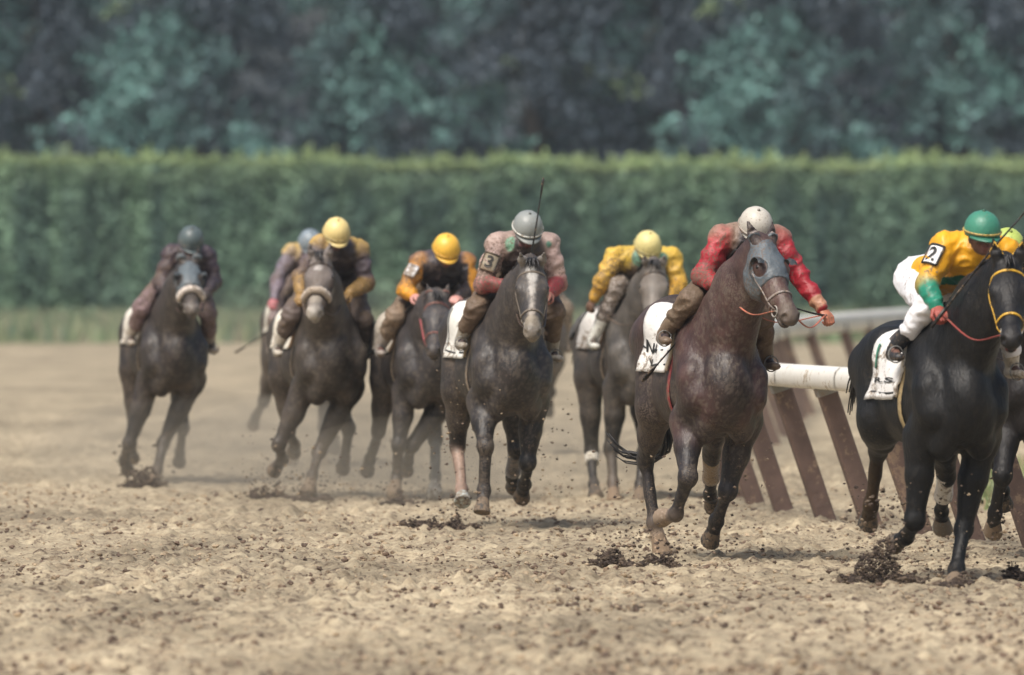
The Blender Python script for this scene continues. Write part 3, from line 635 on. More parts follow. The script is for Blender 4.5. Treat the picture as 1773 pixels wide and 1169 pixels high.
# ================================================================== the setting
def gmat(name, build, rough=.9):
    m = bpy.data.materials.new(name); m.use_nodes = True; t = m.node_tree; b = t.nodes['Principled BSDF']; b.inputs['Roughness'].default_value = rough; b.inputs['Specular IOR Level'].default_value = .25
    build(t, t.nodes, t.links, b); return m
def sand(t, N, L, b):
    g = N.new('ShaderNodeNewGeometry')
    def noise(sc, det, rgh=.6):
        n = N.new('ShaderNodeTexNoise'); n.inputs['Scale'].default_value = sc; n.inputs['Detail'].default_value = det; n.inputs['Roughness'].default_value = rgh; L.new(g.outputs['Position'], n.inputs['Vector']); return n.outputs[0]
    r1 = N.new('ShaderNodeValToRGB'); r1.color_ramp.elements[0].position = .36; r1.color_ramp.elements[0].color = (.23, .18, .12, 1); r1.color_ramp.elements[1].position = .60; r1.color_ramp.elements[1].color = (.51, .43, .295, 1)
    L.new(noise(5.5, 10, .80), r1.inputs[0])
    n2 = N.new('ShaderNodeMapRange'); n2.inputs[1].default_value = .525; n2.inputs[2].default_value = .585; L.new(noise(9.5, 10, .80), n2.inputs[0])
    # damp churned strip: more dark clods in the middle distance
    sx = N.new('ShaderNodeSeparateXYZ'); L.new(g.outputs['Position'], sx.inputs[0])
    ma = N.new('ShaderNodeMapRange'); ma.inputs[1].default_value = 74; ma.inputs[2].default_value = 57; ma.inputs[3].default_value = .12; ma.inputs[4].default_value = .9; L.new(sx.outputs[1], ma.inputs[0])
    mu = N.new('ShaderNodeMath'); mu.operation = 'MULTIPLY'; L.new(n2.outputs[0], mu.inputs[0]); L.new(ma.outputs[0], mu.inputs[1])
    mx = N.new('ShaderNodeMix'); mx.data_type = 'RGBA'; L.new(mu.outputs[0], mx.inputs[0]); L.new(r1.outputs[0], mx.inputs[6]); mx.inputs[7].default_value = (.10, .066, .046, 1)
    mp = N.new('ShaderNodeMapping'); mp.inputs['Scale'].default_value = (.9, .22, 1); L.new(g.outputs['Position'], mp.inputs[0])
    nl = N.new('ShaderNodeTexNoise'); nl.inputs['Scale'].default_value = .8; nl.inputs['Detail'].default_value = 7; nl.inputs['Roughness'].default_value = .65; L.new(mp.outputs[0], nl.inputs['Vector'])
    rl = N.new('ShaderNodeMapRange'); rl.inputs[1].default_value = .38; rl.inputs[2].default_value = .66; rl.inputs[3].default_value = 1.08; rl.inputs[4].default_value = .56; L.new(nl.outputs[0], rl.inputs[0])
    sv = N.new('ShaderNodeVectorMath'); sv.operation = 'SCALE'; L.new(mx.outputs[2], sv.inputs[0]); L.new(rl.outputs[0], sv.inputs['Scale']); L.new(sv.outputs[0], b.inputs['Base Color'])
    bp = N.new('ShaderNodeBump'); bp.inputs['Strength'].default_value = .6; bp.inputs['Distance'].default_value = .03; L.new(noise(22, 5), bp.inputs['Height']); L.new(bp.outputs[0], b.inputs['Normal'])
M['sand'] = gmat('track_dirt', sand)
def turf(t, N, L, b):
    g = N.new('ShaderNodeNewGeometry'); n = N.new('ShaderNodeTexNoise'); n.inputs['Scale'].default_value = 1.3; n.inputs['Detail'].default_value = 8; L.new(g.outputs['Position'], n.inputs['Vector'])
    r = N.new('ShaderNodeValToRGB'); r.color_ramp.elements[0].position = .3; r.color_ramp.elements[0].color = (.16, .20, .10, 1); r.color_ramp.elements[1].position = .7; r.color_ramp.elements[1].color = (.34, .34, .19, 1); L.new(n.outputs[0], r.inputs[0]); L.new(r.outputs[0], b.inputs['Base Color'])
M['turf'] = gmat('turf', turf)
M['leaf'] = mat('leaf', rough=.6, var=.25, vscale=1.5, spec=.3)
M['bark'] = mat('bark', rough=.9, vcol=False, color=(.06, .045, .035), bump=.8, bscale=8, var=.3)
M['dirt'] = mat('dirt_clod', rough=.85, bump=.6, bscale=40, var=.35, vscale=12)
M['rail'] = mat('rail_paint', rough=.45, bump=.15, bscale=20, mud=.28, mudcol=(.36, .27, .17), mudscale=14, var=.07, vscale=3)
M['post'] = mat('post_paint', rough=.75, bump=.5, bscale=25, mud=.35, mudcol=(.30, .21, .14), mudscale=14, var=.25)

def track():
    xs = np.concatenate([-np.geomspace(400, 8.2, 26), np.linspace(-8, 8, 620), np.geomspace(8.2, 400, 26)])
    ys = [-30, 0, 20, 30, 36]; y = 37.5
    while y < 1500: ys.append(y); y += .036 if y < 58 else (.036 + (y - 58) * .0045 if y < 120 else .3 + (y - 120) * .08)
    ys = np.array(ys); X, Y = np.meshgrid(xs, ys, indexing='ij'); x = X.ravel(); y = Y.ravel()
    n = vnoise(x * .8, y * .5, 1) * .012
    a = vnoise(x * 6.5, y * 5.5, 2); b = vnoise(x * 13, y * 11, 3); c = vnoise(x * 21, y * 16, 4)
    pit = np.clip(a * .6 + b * .55 + c * .25, -1, 1); z = n + np.where(pit > .2, (pit - .2) * .085, 0) - np.where(pit < -.25, (-.25 - pit) * .07, 0) + c * .012
    lumpy = vnoise(x * .5, y * .22, 8); z *= .50 + .42 * np.clip(lumpy + .45, 0, 1)
    rr = random.Random(19); ix0 = 26; Zg = z.reshape(X.shape)
    for _ in range(900):      # hoof prints: a pit with a pushed-up rim
        cy = 39 + 40 * rr.random() ** 1.2; cx = (rr.random() - .5) * .13 * cy; i0, i1 = np.searchsorted(xs, [cx - .2, cx + .2]); j0, j1 = np.searchsorted(ys, [cy - .26, cy + .26])
        dd = np.sqrt((X[i0:i1, j0:j1] - cx) ** 2 + ((Y[i0:i1, j0:j1] - cy) * .8) ** 2) / (.075 + .03 * rr.random()); Zg[i0:i1, j0:j1] += -.035 * np.exp(-dd ** 2 * 1.6) + .015 * np.exp(-((dd - 1.45) / .38) ** 2)
    z = Zg.ravel()
    fade = np.clip((150 - y) / 70, 0, 1) * np.clip((9 - np.abs(x)) / 2, 0, 1); z = z * fade
    V = np.stack([x, y, z], 1); nx, ny = len(xs), len(ys); I = np.arange(nx * ny).reshape(nx, ny)
    F = np.stack([I[:-1, :-1].ravel(), I[1:, :-1].ravel(), I[1:, 1:].ravel(), I[:-1, 1:].ravel()], 1)
    tag(mesh_obj('track', V, F, M['sand']), kind='structure')
track()
# ---- dirt clods lying on the track: too many to count
def lump(r, seed):
    q = random.Random(seed); V = []; F = []
    for i in range(4):
        for k in range(6):
            p = math.pi * (i + .5) / 4; t = 2 * math.pi * k / 6; s = r * (.45 + .85 * q.random()); V.append((s * math.sin(p) * math.cos(t) * 1.2, s * math.sin(p) * math.sin(t), s * math.cos(p) * .7))
    V += [(0, 0, r * .7), (0, 0, -r * .7)]
    for i in range(3):
        for k in range(6): F.append((i * 6 + k, (i + 1) * 6 + k, (i + 1) * 6 + (k + 1) % 6, i * 6 + (k + 1) % 6))
    for k in range(6): F.append((24, k, (k + 1) % 6)); F.append((25, 18 + (k + 1) % 6, 18 + k))
    return np.array(V), F
LUMPS = [lump(1.0, i) for i in range(9)]
def clods():
    mb = MB(); r = random.Random(3); n = 0
    while n < 12000:
        y = 39 + 34 * r.random() ** 1.25; x = (r.random() - .5) * y * .135
        if vnoise(np.array([x * 1.6]), np.array([y * .8]), 21)[0] < -.15 and r.random() < .75: continue
        s = .005 + .017 * r.random() ** 3.2; V, F = LUMPS[r.randrange(9)]; c = random.Random(n).choice([(.15, .10, .07), (.22, .16, .105), (.34, .26, .17), (.40, .31, .21), (.11, .075, .055)])
        mb.add(V * s + (x, y, s * .45 + .008), F, c); n += 1
    tag(mb.build('dirt_clods', M['dirt'], smooth=False), kind='stuff')
clods()
# ---- grass verge under the hedge and infield grass
def grass_sheet(name, pts, z):
    V = [(x, y, z) for x, y in pts]; o = mesh_obj(name, V, [tuple(range(len(V)))], M['turf'], smooth=False); tag(o, kind='structure')
grass_sheet('verge', [(-300, 196)] + [(x_, 198 + 5 * vnoise(np.array([x_ * .35]), np.array([.5]), 3)[0] + 2.5 * vnoise(np.array([x_ * 1.3]), np.array([.5]), 4)[0]) for x_ in np.arange(-26, 26.1, .4)] + [(300, 196), (300, 700), (-300, 700)], .02)
RAIL = [(3.30, 55.0), (2.97, 57.0), (2.66, 59.0), (2.33, 61.0), (2.00, 63.0), (1.72, 65.0), (1.52, 67.0), (1.43, 69.5), (1.46, 72), (1.60, 76), (1.92, 82), (2.40, 90), (2.92, 99), (3.42, 108), (4.5, 117), (5.9, 128), (7.8, 141), (10.5, 158)]
RAIL = [(5.25, 43.5), (4.55, 47.5), (3.93, 51.2)] + RAIL
gx = [(x + 2.0 + max(0, (y - 66)) * .07 + .15 * math.sin(y * 1.7), y) for x, y in RAIL if y > 56]
grass_sheet('infield', gx + [(60, 158), (60, 57)], .05)
def tufts(name, region, n, hgt, w0, cols, seed, label=None):
    r = random.Random(seed); V = []; F = []; C = []
    for i in range(n):
        x, y = region(r); h_ = hgt * (.4 + .9 * r.random()); w_ = w0 * (.6 + .8 * r.random()); a = r.random() * 3.14; dx, dy = math.cos(a) * w_, math.sin(a) * w_; lx = (r.random() - .5) * h_ * .6
        k = len(V); V += [(x - dx, y - dy, 0), (x + dx, y + dy, 0), (x + lx + dx * .2, y + dy * .2, h_)]; F.append((k, k + 1, k + 2)); c = r.choice(cols); C += [c] * 3
    tag(mesh_obj(name, V, np.array(F), M['leaf'], cols=np.array(C)), kind='stuff')
tufts('verge_grass', lambda r: (-22 + 44 * r.random(), 200 + 41 * r.random() ** .8), 42000, .55, .08, [(.16, .22, .12), (.23, .27, .15), (.29, .31, .19), (.12, .18, .12), (.30, .28, .20)], 4)
def inf(r):
    y = 58 + 62 * r.random(); j = min(len(gx) - 2, max(i for i in range(len(gx)) if gx[i][1] <= y)); t = (y - gx[j][1]) / (gx[j + 1][1] - gx[j][1]); return gx[j][0] * (1 - t) + gx[j + 1][0] * t + r.random() ** 1.3 * 5, y
tufts('infield_grass', inf, 16000, .13, .02, [(.14, .19, .08), (.20, .25, .11), (.30, .30, .15), (.36, .31, .19)], 6)
# ---- foliage
def leaf_cloud(centres, per, size, cols, r, droop=0.0, flat=1.0):
    """many leaf-sized quads round clump centres: (x,y,z,rx,ry,rz,colour)"""
    n = len(centres) * per; ce = np.repeat(np.array([c[:6] for c in centres]), per, 0); cc = np.repeat(np.array([c[6] for c in centres]), per, 0)
    g = rng.normal(size=(n, 3)); g /= np.linalg.norm(g, axis=1)[:, None]; g *= rng.random(n)[:, None] ** .45
    P = ce[:, :3] + g * ce[:, 3:6]; s = size * (.5 + rng.random(n))[:, None]
    a = rng.normal(size=(n, 3)); a[:, 2] -= droop; a /= np.linalg.norm(a, axis=1)[:, None]; b = np.cross(a, rng.normal(size=(n, 3))); b /= np.linalg.norm(b, axis=1)[:, None]
    V = np.stack([P - a * s, P - b * s * .45, P + a * s, P + b * s * .45], 1).reshape(-1, 3); F = np.arange(4 * n).reshape(n, 4)
    C = np.repeat(cc * (.7 + .6 * rng.random(n))[:, None], 4, 0); return V, F, C
def hedge():
    cs = []; r = random.Random(12); x = -22.0
    while x < 22.5:
        ph = vnoise(np.array([x * .9]), np.array([3.3]), 7)[0]; st = vnoise(np.array([x * 3.1]), np.array([1.3]), 9)[0]; ph2 = vnoise(np.array([x * .33]), np.array([6.3]), 17)[0]; top = 4.70 + .12 * ph + .10 * ph2 - .006 * x
        for z in np.arange(.1, top - .15, .34):
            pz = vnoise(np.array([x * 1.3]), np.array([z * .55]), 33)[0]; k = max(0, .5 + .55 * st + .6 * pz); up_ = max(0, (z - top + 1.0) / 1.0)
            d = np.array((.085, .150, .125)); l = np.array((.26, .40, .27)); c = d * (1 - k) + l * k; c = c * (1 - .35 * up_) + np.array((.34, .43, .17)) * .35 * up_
            lowk = max(0, 1 - z / .9); c = c * (1 - .4 * lowk) + np.array((.30, .36, .13)) * .4 * lowk
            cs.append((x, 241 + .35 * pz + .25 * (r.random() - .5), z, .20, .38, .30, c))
        for yy in (241.1, 241.7, 242.3):
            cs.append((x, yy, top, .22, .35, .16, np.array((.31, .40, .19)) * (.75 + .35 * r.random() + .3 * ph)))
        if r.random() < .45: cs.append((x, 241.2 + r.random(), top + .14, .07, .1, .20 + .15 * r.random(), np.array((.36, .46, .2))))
        x += .17
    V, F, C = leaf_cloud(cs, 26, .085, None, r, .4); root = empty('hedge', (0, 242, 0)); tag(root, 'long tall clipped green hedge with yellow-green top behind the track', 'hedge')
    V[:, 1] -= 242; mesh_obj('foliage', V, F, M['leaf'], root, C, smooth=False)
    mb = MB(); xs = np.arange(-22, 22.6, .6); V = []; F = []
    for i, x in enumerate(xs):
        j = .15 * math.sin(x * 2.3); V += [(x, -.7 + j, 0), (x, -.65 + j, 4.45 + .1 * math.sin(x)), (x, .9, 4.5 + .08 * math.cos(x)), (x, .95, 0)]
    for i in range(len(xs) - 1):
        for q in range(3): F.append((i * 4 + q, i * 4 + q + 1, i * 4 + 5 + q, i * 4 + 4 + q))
    mb.add(V, F, (.02, .03, .018)); mb.build('shade_core', M['leaf'], root)  # solid dark box; its near-black paints in the shade inside the hedge
hedge()
TREEK = {}
def tree(kind, x, y, H_, label, seed):
    r = random.Random(seed); root = empty('evergreen_tree', (x, y, 0), r.random() * .6 - .3); tag(root, label, 'tree', 'evergreen trees behind the hedge')
    if kind in TREEK:
        for src in TREEK[kind]: c = src.copy(); COL.objects.link(c); c.parent = root
        root.scale = (1, 1, H_ / 15.0); return
    cs = []; W = 4.6
    for i in range(230):
        z = 1.5 + 13.0 * (i / 230) ** .9; R_ = W * (1.05 - z / 16.5) * (.75 + .4 * r.random()); a = r.random() * 6.283; rr = R_ * (.35 + .65 * r.random() ** .5)
        px_, py_ = math.cos(a) * rr, math.sin(a) * rr; k = .5 + .62 * vnoise(np.array([px_ * .62 + .3 * z + seed]), np.array([z * .42 + py_ * .3]), seed)[0] + .28 * vnoise(np.array([px_ * 1.5 + seed]), np.array([z * 1.1]), seed + 3)[0]
        k = min(1, max(0, (k - .30) / .55)); k = k * k * (3 - 2 * k); k *= .85; tone = np.array((.060, .080, .102)) * (1 - k) + np.array((.15, .30, .27)) * k  # bough tones lightened to carry part of the distance haze
        if r.random() > .975: tone = np.array((.24, .32, .16))
        out = rr / W; ln = .7 + .6 * r.random(); n_ = 3
        for q in range(n_):    # a drooping bough: clumps stepping outwards and down
            f_ = q / (n_ - 1); x_ = math.cos(a) * (rr - .8 + ln * 1.5 * f_); y_ = math.sin(a) * (rr - .8 + ln * 1.5 * f_); cs.append((x_, y_, z - .9 * f_ * ln, .52, .52, .42, tone * (.85 + .3 * f_)))
    V, F, C = leaf_cloud(cs, 30, .13, None, r, .9); fo = mesh_obj('crown', V, F, M['leaf'], root, C, smooth=False)
    mb = MB(); V, F = tube([(0, 0, 0), (.1, .05, 5), (-.05, .1, 10), (0, 0, 14.3)], [.38, .28, .16, .04], 10); mb.add(V, F); 
    for i in range(26):
        z = 2 + 11.5 * i / 26; a = i * 2.4; L_ = W * (1 - z / 17) * .8; V, F = tube(spline([(0, 0, z), (math.cos(a) * L_ * .5, math.sin(a) * L_ * .5, z + .25), (math.cos(a) * L_, math.sin(a) * L_, z - .3)], 6), np.linspace(.09, .02, 6), 5); mb.add(V, F)
    tr = mb.build('trunk', M['bark'], root); TREEK[kind] = [fo, tr]
tl = ['dark evergreen with drooping teal boughs above the far-left end of the hedge', 'evergreen second from the left above the hedge, behind the first jockey', 'dense blue-green evergreen above the yellow-helmeted jockeys', 'tall dark evergreen just left of the middle above the hedge', 'evergreen in the middle above the grey-capped jockey', 'broad evergreen right of the middle with pale bough tips', 'dark evergreen above the red-sleeved jockey', 'evergreen above the white rails at the right', 'dark evergreen at the far-right end above the green-helmeted jockey']
for i in range(9): tree(i % 4, -18 + i * 4.5 + .6 * math.sin(i * 5), 252 + 2.5 * (i % 2), 15.0, tl[i], 40 + i)
def far_wood():
    cs = []; r = random.Random(77)
    for i in range(900):
        x = -24 + 48 * r.random(); z = .5 + 15 * r.random(); k = r.random(); cs.append((x, 262 + 3 * r.random(), z, 1.0, .9, .9, np.array((.068, .082, .102)) if k < .80 else np.array((.10, .17, .16))))  # leaf tones lightened, painting in haze the thin air volume leaves out
    V, F, C = leaf_cloud(cs, 60, .20, None, r, .8); tag(mesh_obj('woodland', V, F, M['leaf'], cols=C, smooth=False), kind='stuff')
far_wood()
# ---- running rail: one thing, posts as parts
def rail():
    root = empty('running_rail', (0, 60, 0)); tag(root, 'white plastic inner running rail on slanted muddy posts, curving round the turn', 'rail')
    P = spline([(x, y) for x, y in RAIL], 260); d = np.gradient(P, axis=0); d /= np.linalg.norm(d, axis=1)[:, None]; inn = np.stack([-d[:, 1] * -1, -d[:, 0]], 1)   # towards the infield
    inn = np.stack([d[:, 1], -d[:, 0]], 1)
    prof = [(-.055, 1.005), (-.075, 1.03), (-.078, 1.09), (-.066, 1.135), (-.035, 1.162), (.01, 1.168), (.055, 1.155), (.085, 1.12), (.09, 1.06), (.08, 1.0), (.06, .99), (.058, 1.09), (-.04, 1.10), (-.045, 1.0)]
    V = []; F = []; m = len(prof)
    for i, (x, y) in enumerate(P):
        gr = min(1, max(0, (y - 74) / 20))      # the stretch round the bend is taller, with a deeper skirt
        for (o, z) in prof: V.append((x + inn[i, 0] * o, y - 60 + inn[i, 1] * o, 1.168 + .05 * gr - (1.168 - z) * (1 + .5 * gr)))
    for i in range(len(P) - 1):
        for k in range(m): F.append((i * m + k, i * m + (k + 1) % m, (i + 1) * m + (k + 1) % m, (i + 1) * m + k))
    mb = MB(); mb.add(V, F, (.80, .78, .72)); mb.build('top_rail', M['rail'], root)
    for i in [q for q in range(6, len(P) - 6, 14) if P[q][1] < 72]:
        V = []; F = []
        for q in (i, i + .22):
            fi = int(q); fr_ = q - fi; pp = P[fi] * (1 - fr_) + P[fi + 1] * fr_; nn_ = inn[fi]
            for (o, z) in prof[:9]: V.append((pp[0] + nn_[0] * (o * 1.09), pp[1] - 60 + nn_[1] * (o * 1.09), 1.08 + (z - 1.08) * 1.07))
        for k in range(8): F.append((k, k + 1, 10 + k, 9 + k))
        mb = MB(); mb.add(V, F, (.62, .60, .55)); mb.build('joint_sleeve', M['rail'], root)
    s = np.concatenate([[0], np.cumsum(np.linalg.norm(np.diff(P, axis=0), axis=1))]); t = .55
    while t < s[-1]:
        i = int(np.searchsorted(s, t)); i = min(i, len(P) - 1); p = P[i]; n_ = inn[i]; a = np.array((p[0] + n_[0] * .02, p[1] - 60 + n_[1] * .02, 1.09)); b = np.array((p[0] + n_[0] * .42, p[1] - 60 + n_[1] * .42, -.08))
        dd = np.array((d[i, 0], d[i, 1], 0)); ax = unit(b - a); sd_ = np.cross(ax, dd); V = []
        for q in (a, a * .5 + b * .5, b):
            for (u, v_) in ((-.052, -.068), (.052, -.068), (.06, -.056), (.06, .056), (.052, .068), (-.052, .068), (-.06, .056), (-.06, -.056)): V.append(q + dd * u + sd_ * v_)
        F = [(r_ * 8 + k, r_ * 8 + (k + 1) % 8, r_ * 8 + 8 + (k + 1) % 8, r_ * 8 + 8 + k) for r_ in range(2) for k in range(8)] + [tuple(range(8)), tuple(range(23, 15, -1))]
        po = MB(); po.add(V, F, (.15, .098, .078)); po = po.build('post', M['post'], root, smooth=False); c0 = a + (b - a) * .085
        V2 = [c0 + dd * u * 1.18 + sd_ * v_ * 1.12 + ax * q for q in (-.03, .03) for (u, v_) in ((-.06, -.068), (.06, -.068), (.06, .068), (-.06, .068))]; mb = MB(); mb.add(V2, [(0, 1, 2, 3), (7, 6, 5, 4), (0, 4, 5, 1), (1, 5, 6, 2), (2, 6, 7, 3), (3, 7, 4, 0)], (.30, .29, .27))
        mb.build('bracket', M['post'], po, smooth=False); t += (1.8 if P[i][1] < 78 else 4.6) + random.uniform(-.05, .05)
rail()
# ---- dirt thrown up by hooves
def splash(px, py, Y, w_, hgt, n, seed, label):
    r = random.Random(seed); c = px2world(px, py, Y); mb = MB(); hid = 0
    for i in range(int(n * 2.2)):
        a = (r.random() + r.random() - 1) * w_ * 1.15; zz = r.random() ** 1.7 * hgt * max(.12, .45 + .75 * vnoise(np.array([a * 16 + seed * 9.1]), np.array([seed * 3.7]), 5)[0]) * (1 - .6 * (a / w_) ** 2)
        if r.random() < .12: zz = r.random() ** 1.3 * hgt * 2.2; a *= 1.5
        s = .003 + .013 * r.random() ** 2.2
        if zz < .03: s *= 1.3
        V, F = LUMPS[r.randrange(9)]; mb.add(V * s + (a, r.gauss(0, .12), zz + .01), F, r.choice([(.045, .03, .022), (.07, .048, .035), (.11, .08, .055)]))
    o = mb.build('flying_dirt', M['dirt'], smooth=False); o.location = (c[0], Y, 0); tag(o, kind='stuff')
splash(1070, 985, 53.6, .16, .13, 420, 1, ''); splash(1143, 985, 53.4, .13, .13, 330, 2, ''); splash(1530, 1003, 51.0, .26, .26, 900, 3, '')
splash(728, 915, 61.5, .13, .10, 190, 4, ''); splash(797, 915, 61.2, .14, .12, 230, 5, ''); splash(250, 850, 72.5, .2, .16, 420, 6, ''); splash(1765, 985, 51.5, .10, .16, 200, 7, '')
splash(480, 862, 69.0, .30, .12, 330, 8, ''); splash(540, 868, 68.2, .14, .12, 200, 10, ''); splash(690, 868, 67.3, .14, .12, 160, 9, ''); splash(1655, 1018, 50.3, .10, .10, 160, 11, '')

# ================================================================== the runners
def runner(h, rd, whips=()):
    fr = Frame(h['X'], h['Y'], h['yaw']); rd['hands3'] = {-1: fr.pt(*rd['haR'][:2], rd['haR'][2] if len(rd['haR']) > 2 else .42), 1: fr.pt(*rd['haL'][:2], rd['haL'][2] if len(rd['haL']) > 2 else .42)}
    h['rider_hands'] = [rd['hands3'][-1], rd['hands3'][1]]; build_horse(h); build_rider(h, rd)
    for wp in whips: whip(h, *wp)
MUD = (.20, .15, .10)
R_ = {}
# -- far left runner
runner(dict(label='dark brown racehorse with sheepskin noseband and grey blinker hood, leftmost of the field', X=-2.99, Y=74, yaw=12, col=(.040, .030, .027), midcol=(.055, .045, .042), res=.019, dz=-.04,
    poll=(327, 462), muz=(333, 532), RF=((223, 768, 1), (215, 797, -1), (221, 815, -1)), LF=((283, 768, 1), (272, 815, 1), (264, 836, 1)), RH=((232, 745, -1), (228, 780, -1), (230, 795, -1)), LH=((316, 742, -1), (312, 783, -1), (310, 802, -1)),
    fleece=(.70, .62, .55), hood=(.10, .125, .14), headcol=(.06, .05, .045), muzcol=(.22, .19, .17), clothcol=(.65, .62, .55), padcol=(.6, .55, .45)),
    dict(label='jockey in mud-spattered dark purple silks and dark grey helmet on the leftmost horse', head=(331, 414), shR=(297, 441), shL=(358, 444), elR=(278, 489), elL=(371, 486), haR=(297, 510), haL=(354, 508), knR=(256, 532), knL=(360, 545), anR=(226, 585), anL=(365, 598),
    jersey=(.03, .02, .03), sleeve=(.042, .027, .037), cuff=(.05, .04, .055), shoulder=(.055, .042, .05), breeches=(.22, .15, .155), boots=(.38, .33, .27), helmet=(.085, .115, .12), glove=(.05, .04, .04), skin=(.10, .07, .06), res=.014,
    spots=[('arm', -1, .6, .03, (.35, .28, .2)), ('arm', 1, .4, .03, (.3, .2, .3)), ('fore', -1, .5, .03, (.2, .06, .07))]))
# -- hidden runner behind the second
runner(dict(label='brown racehorse almost hidden behind the second horse from the left', X=-1.93, Y=80, yaw=12, col=(.085, .068, .055), res=.021, poll=(545, 470), muz=(545, 545),
    RF=((500, 745, 1), (505, 780, -1), (505, 795, -1)), LF=((560, 740, 1), (560, 785, 1), (560, 805, 1)), RH=((457, 695, -1), (442, 722, -1), (438, 738, -1)), LH=((575, 730, -1), (580, 765, -1), (580, 780, -1)), clothcol=(.6, .58, .5)),
    dict(label='jockey in blue-grey helmet with one yellow shoulder, half hidden behind the pale yellow helmet', head=(537, 418), shR=(506, 438), shL=(565, 440), elR=(481, 486), elL=(575, 490), haR=(474, 524), haL=(545, 525), knR=(478, 556), knL=(580, 555), anR=(470, 600), anL=(590, 600),
    jersey=(.12, .10, .13), sleeve=(.16, .14, .18), shoulder=(.60, .42, .12), cuff=(.18, .15, .19), breeches=(.28, .22, .22), boots=(.25, .2, .18), helmet=(.22, .27, .31), glove=(.42, .14, .15), res=.016,
    spots=[('arm', -1, .55, .05, (.14, .11, .15))]),
    [([(484, 556, .42), (452, 582, .1), (423, 601, -.1)], 'dark whip pointing down to the left from the half-hidden rider')])
# -- second runner
runner(dict(label='mud-brown racehorse with white star and round sheepskin noseband, second of the field from the left', X=-1.54, Y=69.2, yaw=13, col=(.058, .045, .037), midcol=(.085, .068, .056), res=.018, dz=-.03,
    poll=(556, 452), muz=(543, 540), RF=((484, 770, 1), (489, 796, -1), (474, 816, -1)), LF=((553, 782, 1), (541, 822, 1), (535, 848, 1)), RH=((500, 745, -1), (510, 770, -1), (508, 785, -1)), LH=((603, 742, -1), (597, 793, -1), (593, 814, -1)),
    ear=(-.2, 1), fleece=(.46, .38, .30), headcol=(.26, .22, .20), earcol=(.38, .34, .33), muzcol=(.62, .56, .48), legcol=(.06, .045, .035), facepaint=[(.15, 0, .05, .04, (.75, .7, .66)), (.45, 0, .02, .06, (.5, .44, .36))], clothcol=(.74, .70, .60), padcol=(.4, .26, .15)),
    dict(label='jockey in pale yellow helmet, yellow shoulders and brown gloves, second from the left', head=(583, 401), shR=(556, 425), shL=(622, 434), elR=(520, 480), elL=(634, 490), haR=(522, 515), haL=(598, 513), knR=(505, 545), knL=(614, 552), anR=(480, 602), anL=(641, 604),
    jersey=(.045, .035, .04), sleeve=(.09, .07, .08), shoulder=(.58, .38, .09), cuff=(.33, .20, .06), lower=(.08, .06, .07), breeches=(.13, .10, .09), boots=(.55, .50, .42), helmet=(.78, .62, .26), glove=(.30, .18, .06), res=.014, skin=(.10, .07, .06)))
# -- third runner, head held low
runner(dict(label='dark racehorse with head held low, between the round-noseband horse and the number 3 horse', X=-.71, Y=68.5, yaw=12, col=(.045, .038, .038), midcol=(.065, .058, .06), res=.018, dz=-.05,
    poll=(758, 522), muz=(750, 604), pollx=.85, RF=((690, 770, 1), (687, 825, -1), (683, 852, 1)), LF=((713, 772, 1), (706, 800, -1), (703, 815, -1)), RH=((655, 748, -1), (641, 795, -1), (635, 818, -1)), LH=((753, 762, -1), (754, 825, 1), (752, 854, 1)),
    ear=(-1, .35), cannon={'LH': (.26, .27, .26)}, hoofcol={'LH': (.60, .58, .52)}, bridle=(.22, .09, .07), rein=(.28, .06, .07), clothcol=(.5, .45, .38)),
    dict(label='jockey in bright gold helmet and orange-gold sleeves with a white armband', head=(773, 429), shR=(728, 455), shL=(806, 455), elR=(702, 503), elL=(815, 500), haR=(722, 515), haL=(790, 517), knR=(690, 548), knL=(800, 560), anR=(658, 602), anL=(812, 605),
    jersey=(.03, .025, .03), sleeve=(.60, .26, .02), shoulder=(.07, .06, .075), cuff=(.68, .30, .02), breeches=(.22, .16, .11), boots=(.32, .28, .25), helmet=(.80, .47, .06), glove=(.60, .30, .26), res=.014, skin=(.12, .06, .05), hoop=(-.5, .0, (.025, .02, .025)),
    patch=('', -1, .42, .085, (.75, .76, .78), (0, 0, 0), (.9, -.6, .2)), patch_edge=(.6, .6, .62)),
    [([(722, 520, .44), (690, 553, .2), (648, 606, -.15)], 'thin dark whip slanting down beside the leg of the gold-helmeted jockey')])
# -- far hidden runner behind number 3
runner(dict(label='brown racehorse far back, almost hidden behind the number 3 horse', X=.19, Y=85, yaw=10, col=(.12, .095, .075), res=.022, poll=(930, 480), muz=(930, 550),
    RF=((900, 720, 1), (900, 760, 1), (900, 780, 1)), LF=((935, 700, 1), (930, 730, -1), (930, 745, -1)), RH=((890, 700, -1), (892, 740, -1), (892, 755, -1)), LH=((952, 678, -1), (951, 700, -1), (949, 715, -1)), clothcol=(.4, .36, .3)),
    dict(label='jockey far back whose leg shows beside the number 3 rider', head=(920, 436), shR=(892, 452), shL=(946, 452), elR=(886, 492), elL=(953, 490), haR=(900, 510), haL=(938, 510), knR=(880, 545), knL=(957, 535), anR=(878, 585), anL=(966, 598),
    jersey=(.2, .17, .13), breeches=(.33, .26, .19), boots=(.32, .25, .18), helmet=(.3, .3, .28), res=.017))
